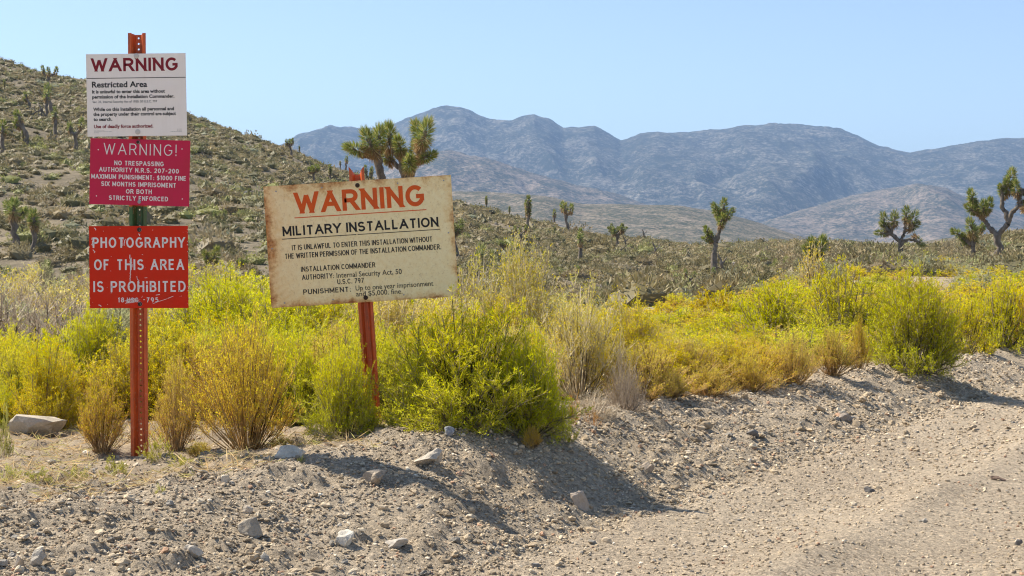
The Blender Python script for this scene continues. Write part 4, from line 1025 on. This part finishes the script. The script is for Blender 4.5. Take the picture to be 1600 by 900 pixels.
SPEC = {   # clump count, twigs per clump, leaves per twig, leaf length, leaf width, dome height, colours low / high, flowers per twig tip, flower colours, stem colours
 'lush': dict(nc=120, tw=12, lf=26, L=.034, w=.0034, h=.72, lo=[(.52, .50, .10), (.46, .48, .08)], hi=[(.62, .585, .05), (.69, .635, .07), (.55, .555, .06), (.71, .625, .12)], fl=4, fc=[(.66, .64, .05), (.60, .62, .08)], st=[(.30, .24, .15), (.40, .33, .22)], spread=.115, up=.55),
 'gold': dict(nc=115, tw=12, lf=21, L=.030, w=.0032, h=.75, lo=[(.66, .50, .14), (.60, .50, .11)], hi=[(.62, .55, .08), (.54, .54, .07), (.68, .57, .11)], fl=9, fc=[(.72, .58, .03), (.78, .56, .03), (.64, .60, .06)], st=[(.42, .31, .17), (.34, .26, .15)], spread=.10, up=.8),
 'straw': dict(nc=120, tw=10, lf=16, L=.026, w=.0028, h=.85, lo=[(.70, .46, .17), (.74, .52, .20), (.62, .40, .13)], hi=[(.72, .60, .13), (.66, .61, .12), (.78, .62, .18)], fl=2, fc=[(.70, .60, .08)], st=[(.52, .35, .15), (.44, .30, .14)], spread=.085, up=1.1),
 'dry': dict(nc=95, tw=11, lf=15, L=.03, w=.0028, h=.95, lo=[(.60, .47, .24), (.54, .42, .18)], hi=[(.70, .60, .24), (.62, .58, .15), (.72, .62, .32), (.56, .56, .11)], fl=4, fc=[(.74, .60, .05), (.68, .56, .10), (.66, .60, .26)], st=[(.66, .53, .33), (.50, .39, .24), (.74, .64, .47)], spread=.12, up=1.1),
 'twig': dict(nc=80, tw=11, lf=3, L=.024, w=.003, h=.7, lo=[(.44, .37, .27)], hi=[(.50, .43, .29), (.42, .41, .25)], fl=0, fc=[], st=[(.54, .43, .30), (.42, .33, .23), (.62, .51, .38)], spread=.15, up=.5),
 'sage': dict(nc=110, tw=9, lf=18, L=.034, w=.004, h=.8, lo=[(.36, .34, .20), (.40, .36, .22)], hi=[(.46, .46, .26), (.40, .42, .22), (.52, .50, .28)], fl=0, fc=[], st=[(.36, .31, .22)], spread=.09, up=1.2),
 'weed': dict(nc=26, tw=5, lf=14, L=.05, w=.009, h=.45, lo=[(.42, .40, .12)], hi=[(.44, .46, .12), (.50, .50, .16), (.6, .56, .2)], fl=0, fc=[], st=[(.46, .38, .2)], spread=.10, up=.8),
 'orange': dict(nc=18, tw=5, lf=10, L=.04, w=.006, h=.8, lo=[(.55, .30, .10)], hi=[(.58, .33, .10), (.6, .45, .15)], fl=0, fc=[], st=[(.52, .26, .09)], spread=.10, up=1.0),
}
def grow(kind, seed, lod=1.0):
    c = SPEC[kind]; rng = np.random.default_rng(seed * 31 + len(kind)); h = c['h']
    nc = int(c['nc'] * (lod ** .5)); tw = max(3, int(c['tw'] * lod ** .35)); lf = max(3, int(c['lf'] * lod ** .3)) if c['lf'] > 3 else c['lf']; fat = lod ** -.62
    el = np.arcsin(np.clip(rng.uniform(-.08, 1, nc), 0, 1) ** .95 if c['up'] < 1 else rng.uniform(.12, 1, nc) ** .75 * 1.0); az = rng.uniform(0, 2 * math.pi, nc)
    lob = 1 + .22 * np.sin(az * 2 + seed) + .14 * np.sin(az * 3 + 2 * seed)
    rad = rng.uniform(.62, 1.0, nc) * lob * .46
    end = np.stack([rad * np.cos(el) * np.cos(az), rad * np.cos(el) * np.sin(az), h * (np.sin(el) * rng.uniform(.72, 1.0, nc)) + .02], -1)
    chains = []; LB = []; LD = []; LH = []; FB = []; FD = []
    for e in end:
        b = np.array((e[0] * rng.uniform(.05, .22), e[1] * rng.uniform(.05, .22), -.03)); m = b * .5 + e * .5; m[2] = b[2] + (e[2] - b[2]) * (.35 if c['up'] < 1 else .5); m[:2] += rng.normal(size=2) * .04
        p = quad_bez(b, m, e, 7); root_i = len(chains); chains.append((p, np.linspace(.0052, .0018, 7) * min(fat, 1.7), (0, 0) if chains else None))
        d0 = p[-1] - p[-3]; d0 /= np.linalg.norm(d0)
        for k in range(tw):
            i = rng.uniform(.45, .97); q = p[int(i * 6)] + (p[min(int(i * 6) + 1, 6)] - p[int(i * 6)]) * ((i * 6) % 1)
            d = d0 * .6 + rng.normal(size=3) * .55 + np.array((0, 0, c['up'])); d /= np.linalg.norm(d)
            Lt = c['spread'] * rng.uniform(.7, 1.5); t = q + d * Lt; t[:2] += rng.normal(size=2) * .01
            chains.append((np.stack([q, (q + t) / 2 + rng.normal(size=3) * .008, t]), np.array((.0016, .0013, .0009)) * min(fat, 1.8), (root_i, int(i * 6))))
            u = rng.uniform(.12, 1.05, lf)[:, None]; LB.append(q + (t - q) * u); LD.append(d + rng.normal(size=(lf, 3)) * .55 + np.array((0, 0, .15))); 
            if c['fl']:
                nf = max(2, int(c['fl'] * lod ** .4)); FB.append(t + rng.normal(size=(nf, 3)) * (.014, .014, .008)); FD.append(rng.normal(size=(nf, 3)) * .7 + np.array((0, 0, .9)))
    V, F = tubes(chains, 3); per = []
    sc = np.concatenate([np.repeat(pick(c['st'], 1, rng), len(p) * 3, 0) for p, r, _ in chains])
    B = np.vstack(LB); D = np.vstack(LD); n = len(B)
    lv, lfz = blades(B, D, c['L'] * rng.uniform(.6, 1.3, n) * fat ** .35, c['w'] * fat, rng)
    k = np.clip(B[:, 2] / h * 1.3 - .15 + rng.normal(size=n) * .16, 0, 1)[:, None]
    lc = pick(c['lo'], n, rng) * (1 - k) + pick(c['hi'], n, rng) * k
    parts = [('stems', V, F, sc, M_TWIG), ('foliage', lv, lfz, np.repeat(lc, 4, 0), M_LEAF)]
    if FB:
        B = np.vstack(FB); n = len(B); fv, ff = blades(B, np.vstack(FD), .014 * fat ** .5, .0075 * fat ** .9, rng)
        fc = np.repeat(pick(c['fc'], n, rng), 4, 0)
        if lod < 1: parts[1] = ('foliage', np.vstack([lv, fv]), np.vstack([lfz, ff + len(lv)]), np.vstack([parts[1][3], fc]), M_LEAF)
        else: parts.append(('flower_heads', fv, ff, fc, M_LEAF))
    return parts
BP = {}
NAME = {'lush': 'rabbitbrush', 'gold': 'rabbitbrush', 'straw': 'straw_shrub', 'dry': 'dry_shrub', 'twig': 'twiggy_shrub', 'sage': 'sagebrush', 'weed': 'verge_weed', 'orange': 'orange_weed'}
CATS = {'lush': 'bush', 'gold': 'bush', 'straw': 'shrub', 'dry': 'dry bush', 'twig': 'dead bush', 'sage': 'sagebrush', 'weed': 'weed', 'orange': 'weed'}
def bush_at(x, y, w, hh, kind, label, var=0, rot=None, group=None, lod=None, z=None):
    dist = math.hypot(x, y); lod = lod or (1.0 if dist < 13 else .38 if dist < 28 else .14)
    key = (kind, var, lod)
    if key not in BP:
        o = empty(NAME[kind]); BP[key] = o
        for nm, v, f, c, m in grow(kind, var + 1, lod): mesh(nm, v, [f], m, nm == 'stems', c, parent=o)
    else: o = copy_tree(BP[key])
    o.location = (x, y, ground(x, y) - .01 if z is None else z); o.scale = (w, w, hh / SPEC[kind]['h']); o.rotation_euler = (0, 0, rot if rot is not None else (x * 7.3 + y * 3.1) % 6.28)
    tag(o, label, CATS[kind], group); return o
def bush(px, py, w, h, kind, label, var=0, rot=None, group=None):
    p = hit(px, py); k = p.y / FPX; return bush_at(p.x, p.y, w * k * 1.06, h * k * 1.13, kind, label, var, rot, group)

FG = 'bushes along the verge'
for a in [
    (160, 709, 112, 112, 'straw', 'small straw coloured bush just left of the tall post foot', 0),
    (75, 672, 150, 130, 'gold', 'broad yellow topped bush behind the large boulder', 0),
    (8, 668, 70, 60, 'lush', 'green bush cut off by the left edge beside the boulder', 1),
    (4, 712, 50, 70, 'weed', 'green weed at the left edge in front of the boulder', 0),
    (150, 640, 130, 158, 'lush', 'taller yellow green bush rising left of the tall post under the red sign', 0),
    (250, 640, 130, 150, 'gold', 'golden bush close behind the tall post', 1),
    (276, 702, 96, 140, 'straw', 'golden straw bush right of the tall post foot', 1),
    (335, 640, 120, 130, 'lush', 'lime green bush behind the bare stemmed bush', 1),
    (388, 702, 185, 200, 'straw', 'wide yellow green bush with bare brown stems fanning from its foot', 2),
    (455, 662, 140, 130, 'lush', 'lime bush left of the leaning post', 0),
    (540, 680, 120, 135, 'lush', 'fresh green bush touching the leaning post on its left', 1),
    (505, 600, 130, 110, 'gold', 'golden bush under the left half of the wide sign', 0),
    (610, 650, 100, 90, 'gold', 'small golden bush just right of the leaning post foot', 1),
    (728, 662, 300, 180, 'lush', 'biggest lime green bush, right of the leaning post', 0),
    (825, 676, 150, 150, 'lush', 'right shoulder bush of the biggest lime bush, hanging over the shaded bank', 1),
    (680, 615, 150, 120, 'gold', 'golden bush behind the biggest lime green bush', 0),
    (815, 602, 200, 215, 'dry', 'tall dry bush with yellow flower tips right of the wide sign', 0),
    (745, 560, 130, 150, 'dry', 'pale feathery dry bush right behind the biggest lime green bush', 1),
    (905, 628, 200, 170, 'dry', 'tan dry bush with pale twigs between the green bush and the meadow', 1),
    (975, 640, 84, 88, 'twig', 'sprawling leafless bush reaching toward the meadow', 0),
    (986, 640, 42, 58, 'twig', 'small leafless upright bush where the bank begins', 1),
    (925, 652, 110, 42, 'twig', 'low mound of dead twigs on the bank', 0),
    (898, 662, 40, 58, 'orange', 'small orange weed on the bank right of the big green bush', 0),
    (928, 664, 34, 34, 'orange', 'low orange weed beside the mound of dead twigs', 0),
    (880, 690, 50, 40, 'weed', 'pale green weed at the lip of the shaded bank', 1),
    (1040, 628, 100, 42, 'straw', 'low golden mound at the near end of the yellow meadow', 0),
    (1105, 618, 110, 46, 'straw', 'second low golden mound from the near end of the meadow', 1),
    (1065, 590, 90, 50, 'straw', 'low straw mound behind the near golden mounds', 2),
    (1172, 610, 110, 62, 'straw', 'orange tinted low bush left of the fan shaped straw bush', 1),
    (1238, 600, 105, 86, 'straw', 'fan shaped straw bush with visible stems at the bank edge', 2),
    (1300, 588, 95, 72, 'straw', 'golden bush right of the fan shaped straw bush', 0),
    (1343, 578, 38, 84, 'straw', 'narrow upright straw tuft beside the dark based green bush', 1),
    (1425, 580, 185, 150, 'lush', 'large bright green bush with a dark base on the far bank', 1),
    (1318, 545, 185, 122, 'lush', 'wide lime bush behind the straw tuft', 0),
    (1205, 548, 140, 106, 'lush', 'lime bush standing in the middle of the meadow', 1),
    (1130, 575, 100, 60, 'straw', 'pale straw bush in the meadow behind the orange tinted one', 0),
    (1180, 580, 90, 66, 'gold', 'golden bush in the meadow above the orange tinted one', 1),
    (1508, 553, 110, 86, 'gold', 'yellow bush right of the large bright green bush', 0),
    (1560, 545, 110, 100, 'lush', 'green bush near the right edge by the bank', 0),
    (1604, 542, 110, 104, 'gold', 'golden bush cut off by the right edge', 1),
    (1545, 505, 150, 66, 'gold', 'golden bush behind the ones at the right edge', 0),
    (1460, 508, 140, 60, 'gold', 'broad golden bush behind the large bright green one', 1),
    (1272, 470, 80, 84, 'dry', 'tall pale straw shrub in front of the squat bushy Joshua tree', 0),
    (1300, 505, 120, 70, 'gold', 'yellow flowering bush in the upper meadow below the tall pale shrub', 0),
    (1120, 505, 90, 56, 'gold', 'small yellow bush at the upper left of the meadow', 1),
    ]:
    bush(*a[:7], group=FG)

FILL = 0
# weeds and tufts on the bare ground
for i, (px, py, w, h, k, lab) in enumerate([
    (245, 722, 60, 34, 'weed', 'green weed at the foot of the tall post on its right'), (285, 728, 46, 22, 'weed', 'low weed to the right of the weed at the tall post'), (180, 745, 70, 26, 'weed', 'flat weed on the dirt below the straw coloured bush'),
    (120, 752, 62, 26, 'weed', 'wide flat weed below the large boulder'), (60, 762, 60, 20, 'weed', 'sparse weed at the lower left border of the gravel'), (20, 752, 50, 30, 'weed', 'weed nearest the left edge on bare dirt'),
    (250, 770, 22, 14, 'weed', 'tiny green sprout in the gravel below the tall post'), (232, 700, 30, 40, 'orange', 'thin orange stalks leaning on the tall post foot'), (310, 715, 60, 26, 'straw', 'dry grass tuft at the border of the gravel right of the tall post'),
    (440, 700, 60, 22, 'straw', 'dry grass tuft beside the whitish rock'), (545, 672, 60, 22, 'straw', 'dry grass lying in front of the leaning post'), (470, 724, 18, 14, 'weed', 'tiny sprout beside the shadow of the red sign'),
    (830, 700, 46, 36, 'straw', 'dry grass hanging under the bush over the shaded bank'), (615, 668, 40, 30, 'weed', 'green sprout right of the leaning post foot')]):
    bush(px, py, w, h, k, lab, i % 2, group='weeds on the verge')

rng = np.random.default_rng(5)
def scatter(n, pxr, pyr, wr, hr, kinds, label, group, maxw=9, test=None):
    for i in range(n):
        for _ in range(20):
            px = rng.uniform(*pxr); py = rng.uniform(*pyr)
            if test is None or test(px, py): break
        p = hit(px, py); s = rng.uniform(0, 1); kd = kinds[rng.integers(len(kinds))]
        bush_at(p.x, p.y, min(wr[0] + (wr[1] - wr[0]) * s, maxw), hr[0] + (hr[1] - hr[0]) * s, kd, label[kd], int(rng.integers(2)), rng.uniform(0, 6.28), group)
D_ = dict
scatter(34, (-20, 620), (604, 664), (.55, .95), (.38, .60), ['gold', 'lush', 'straw', 'lush'], D_(gold='golden bush filling the gaps of the verge growth behind the signposts', lush='lime bush filling the gaps of the verge growth behind the signposts', straw='straw bush filling the gaps of the verge growth behind the signposts'), 'verge growth behind the signposts')
scatter(18, (780, 1010), (590, 628), (.6, 1.0), (.45, .75), ['gold', 'dry', 'straw'], D_(gold='golden bush in the tangle between the big green bush and the meadow', dry='tan dry bush in the tangle between the big green bush and the meadow', straw='straw bush in the tangle between the big green bush and the meadow'), 'tangle between the big green bush and the meadow')
scatter(30, (1005, 1330), (575, 626), (.5, .85), (.24, .40), ['straw', 'straw', 'straw', 'gold'], D_(straw='low straw bush along the front edge of the meadow', gold='low golden bush along the front edge of the meadow'), 'front edge of the meadow', test=lambda x, y: 575 < y < 626 - (x - 1010) * .14)
scatter(70, (-60, 280), (438, 600), (1.0, 1.9), (.6, 1.05), ['twig', 'twig', 'sage', 'dry'], D_(twig='leafless twiggy bush in the thicket behind the red sign', sage='pale sagebrush in the pale thicket behind the red sign', dry='straw coloured dry bush in the pale thicket behind the red sign'), 'pale thicket behind the tall post')
scatter(60, (255, 620), (447, 610), (1.0, 1.7), (.6, .95), ['sage', 'sage', 'gold', 'dry', 'lush'], D_(sage='pale sagebrush in the mixed growth behind the wide sign', gold='golden bush in the mixed growth behind the wide sign', dry='dry bush in the mixed growth behind the wide sign', lush='lime bush in the mixed growth behind the wide sign'), 'mixed growth behind the wide sign')
scatter(30, (600, 940), (515, 610), (.9, 1.4), (.5, .8), ['dry', 'dry', 'gold', 'sage'], D_(dry='tan dry bush in the belt behind the big green bush', gold='golden bush in the belt behind the big green bush', sage='pale sagebrush in the belt behind the big green bush'), 'belt behind the big green bush')
scatter(190, (1000, 1420), (432, 598), (.8, 1.4), (.26, .44), ['gold', 'lush', 'lush', 'straw', 'straw'], D_(gold='low yellow bush merging into the sloping meadow', lush='low lime bush merging into the sloping meadow', straw='low straw bush merging into the sloping meadow'), 'low bushes of the sloping meadow', test=lambda x, y: y > 500 - (x - 1000) * .33 and y < 625 - (x - 1000) * .16)
scatter(24, (1390, 1640), (458, 525), (.9, 1.5), (.36, .58), ['gold', 'lush', 'gold', 'straw'], D_(gold='yellow bush in the far bank of growth at right', lush='lime bush in the far bank of growth at right', straw='straw bush in the far bank of growth at right'), 'far bank of growth at right')
scatter(34, (1240, 1530), (418, 446), (1.1, 2.0), (.4, .75), ['sage', 'sage', 'sage', 'gold'], D_(sage='pale sagebrush in the band below the right Joshua trees', gold='yellow bush in the band of sage below the right Joshua trees'), 'sage band below the right Joshua trees')

def litter():
    rg = np.random.default_rng(21); n = 34000; r = np.exp(rg.uniform(math.log(5.4), math.log(10.5), n)); th = rg.uniform(-22, 10, n) * math.pi / 180; x = r * np.sin(th); y = r * np.cos(th)
    s_, t_ = road_st(x, y); T = np.interp(s_, TS, TT); k = (t_ > T + .12) & (t_ < T + 3.2) & (vnoise(x * 2.4, y * 2.4, 61) + .25 * vnoise(x * 9, y * 9, 62) > .5); x, y = x[k], y[k]; m = len(x)
    d = rg.normal(size=(m, 3)); d[:, 2] = np.abs(d[:, 2]) * .35
    v, f = blades(np.stack([x, y, terrain(x, y) + .003], -1), d, rg.uniform(.03, .11, m), rg.uniform(.0022, .0042, m), rg)
    c = np.repeat(pick([(.60, .46, .24), (.68, .55, .32), (.48, .36, .2), (.52, .50, .2)], m, rg), 4, 0)
    tag(mesh('dry_grass', v, [f], M_LEAF, False, c), kind='stuff')
litter()

scatter(26, (1500, 1660), (434, 466), (1.0, 1.8), (.35, .6), ['sage', 'gold', 'sage', 'lush'], D_(sage='pale sagebrush behind the golden bushes at the right edge', gold='yellow bush behind the golden bushes at the right edge', lush='lime bush behind the golden bushes at the right edge'), 'growth at the right edge')
# ------------------------------------------------------------------ shrubs that cover the slope
def hill_proto(seed, n, wl):
    """a rounded cushion: twiggy core under a skin of small leaves"""
    rng = np.random.default_rng(seed); d = rng.normal(size=(n, 3)); d[:, 2] = np.abs(d[:, 2]) * 1.05 - .12; d /= np.linalg.norm(d, axis=1)[:, None]
    def lob(q): az = np.arctan2(q[:, 1], q[:, 0]); return 1 + .2 * np.sin(az * 3 + seed) + .12 * np.sin(az * 5 + q[:, 2] * 4 + 2 * seed)
    b = d * np.array((.47, .47, .40)) * (rng.uniform(.68, 1, n) * lob(d))[:, None]
    v, f = blades(b, d + rng.normal(size=(n, 3)) * .6 + np.array((0, 0, .25)), .12 * rng.uniform(.6, 1.3, n), wl, rng)
    cv, cf = ICO1; c = cv * np.array((.38, .38, .33)) * lob(cv)[:, None]; c[:, 2] = np.maximum(c[:, 2], -.05)
    return np.vstack([v, c]), f, cf + len(v)
HCOL = np.array((.97, .93, .80)) * .97 * np.array([(.26, .225, .125), (.32, .265, .165), (.22, .205, .115), (.36, .31, .21), (.28, .27, .14), (.44, .36, .22), (.36, .37, .15), (.40, .42, .31)])
HPW = np.array([.24, .2, .18, .14, .1, .07, .05, .02])
def slope_shrubs():
    rng = np.random.default_rng(77)
    sp = 1.08; gx, gy = np.meshgrid(np.arange(-95, 95, sp), np.arange(52, 262, sp)); x = (gx + rng.uniform(-.5, .5, gx.shape) * sp).ravel(); y = (gy + rng.uniform(-.5, .5, gy.shape) * sp).ravel()
    a = x / y; d = .48 + .7 * vnoise(x * .16, y * .16, 8) + .35 * (vnoise(x * .6, y * .6, 9) - .5)
    k = (np.abs(a) < .40) & (rng.uniform(size=len(x)) < d); x, y = x[k], y[k]
    Rs = np.interp(x / y, FX, ARS); k = y < Rs + 14; x, y = x[k], y[k]
    z = terrain(x, y); n = len(x)
    size = rng.lognormal(-.10, .34, n) * np.where(rng.uniform(size=n) < .03, 1.6, 1)
    ci = rng.choice(8, n, p=HPW)
    s_h = rng.uniform(.7, 1.05, n); rz = rng.uniform(0, 6.28, n)
    u = x / y * FPX + 800; py = 450 - FPX * (((z + .4 - CAMH) * CT + y * ST) / (y * CT - (z - CAMH) * ST)); 
    vis = (u > -10) & (u < 1610) & (py < 470) & ~((u > 140) & (u < 298) & (py > 84) & (py < 480)) & ~((u > 415) & (u < 712) & (py > 280))
    key = np.where(vis, size / y, -1); big = np.argsort(-key)[:292]; ind = np.zeros(n, bool); ind[big] = True
    protos = [hill_proto(i + 3, 260, .04) for i in range(4)]
    cols = ['olive brown', 'tan brown', 'dark olive', 'greyish tan', 'olive', 'pale straw', 'yellow green', 'pale grey green']
    pm = {}
    r = np.random.default_rng(9)
    for i in big:
        c = int(ci[i]); q = int(i) % 4
        lab = cols[c] + ' desert shrub on the lower slope, among the larger ones nearest the bushes'
        if (q, c) not in pm:
            v, f, cf = protos[q]; cc = np.vstack([np.repeat(HCOL[c] * r.uniform(.75, 1.25, (len(f), 1)), 4, 0), np.tile(HCOL[c] * .8, (12, 1))])
            o = mesh('desert_shrub', v, [f, cf], M_LEAFH, False, cc); pm[q, c] = o
        else:
            o = pm[q, c].copy(); COL.objects.link(o)
        o.location = (x[i], y[i], z[i]); o.scale = (size[i], size[i], size[i] * s_h[i]); o.rotation_euler.z = rz[i]
        tag(o, lab, 'shrub', 'larger desert shrubs on the lower slope')
    V = []; F = []; F3 = []; C = []; off = 0
    rest = np.nonzero(~ind)[0]; far = [hill_proto(i + 13, 90, .06) for i in range(5)]
    for q in range(5):
        s = rest[rest % 5 == q]; v, f, cf = far[q]; m = len(s)
        cs, sn = np.cos(rz[s]), np.sin(rz[s])
        X = v[None, :, 0] * cs[:, None] - v[None, :, 1] * sn[:, None]; Yy = v[None, :, 0] * sn[:, None] + v[None, :, 1] * cs[:, None]
        w = np.stack([X, Yy, np.broadcast_to(v[None, :, 2], X.shape) * s_h[s][:, None]], -1) * size[s][:, None, None] + np.stack([x[s], y[s], z[s]], -1)[:, None]
        V.append(w.reshape(-1, 3)); F.append((f[None] + (np.arange(m) * len(v))[:, None, None]).reshape(-1, 4) + off); F3.append((cf[None] + (np.arange(m) * len(v))[:, None, None]).reshape(-1, 3) + off); off += m * len(v)
        c = np.concatenate([np.repeat(HCOL[ci[s]][:, None] * r.uniform(.75, 1.25, (m, len(f), 1)), 4, 1), np.repeat(HCOL[ci[s]][:, None] * .8, 12, 1)], 1); C.append(c.reshape(-1, 3))
    o = mesh('hillside_scrub', np.vstack(V), [np.vstack(F), np.vstack(F3)], M_LEAFH, False, np.vstack(C)); tag(o, kind='stuff')
    # pale stones between the shrubs
    m = 900; i = r.integers(0, n, m); sx = x[i] + r.uniform(-1, 1, m); sy = y[i] + r.uniform(-1, 1, m)
    v, f = stone_batch(np.stack([sx, sy, terrain(sx, sy)], -1), .08 + .35 * r.uniform(size=m) ** 3, ICO1, r); o = mesh('hillside_stones', v, [f], M_STONE, False, np.repeat(np.array((.42, .36, .29)) * r.uniform(.7, 1.3, (m, 1)), 12, 0)); tag(o, kind='stuff')
M_LEAFH = m_leaf('desert_shrub_leaf', .25, .1)
slope_shrubs()
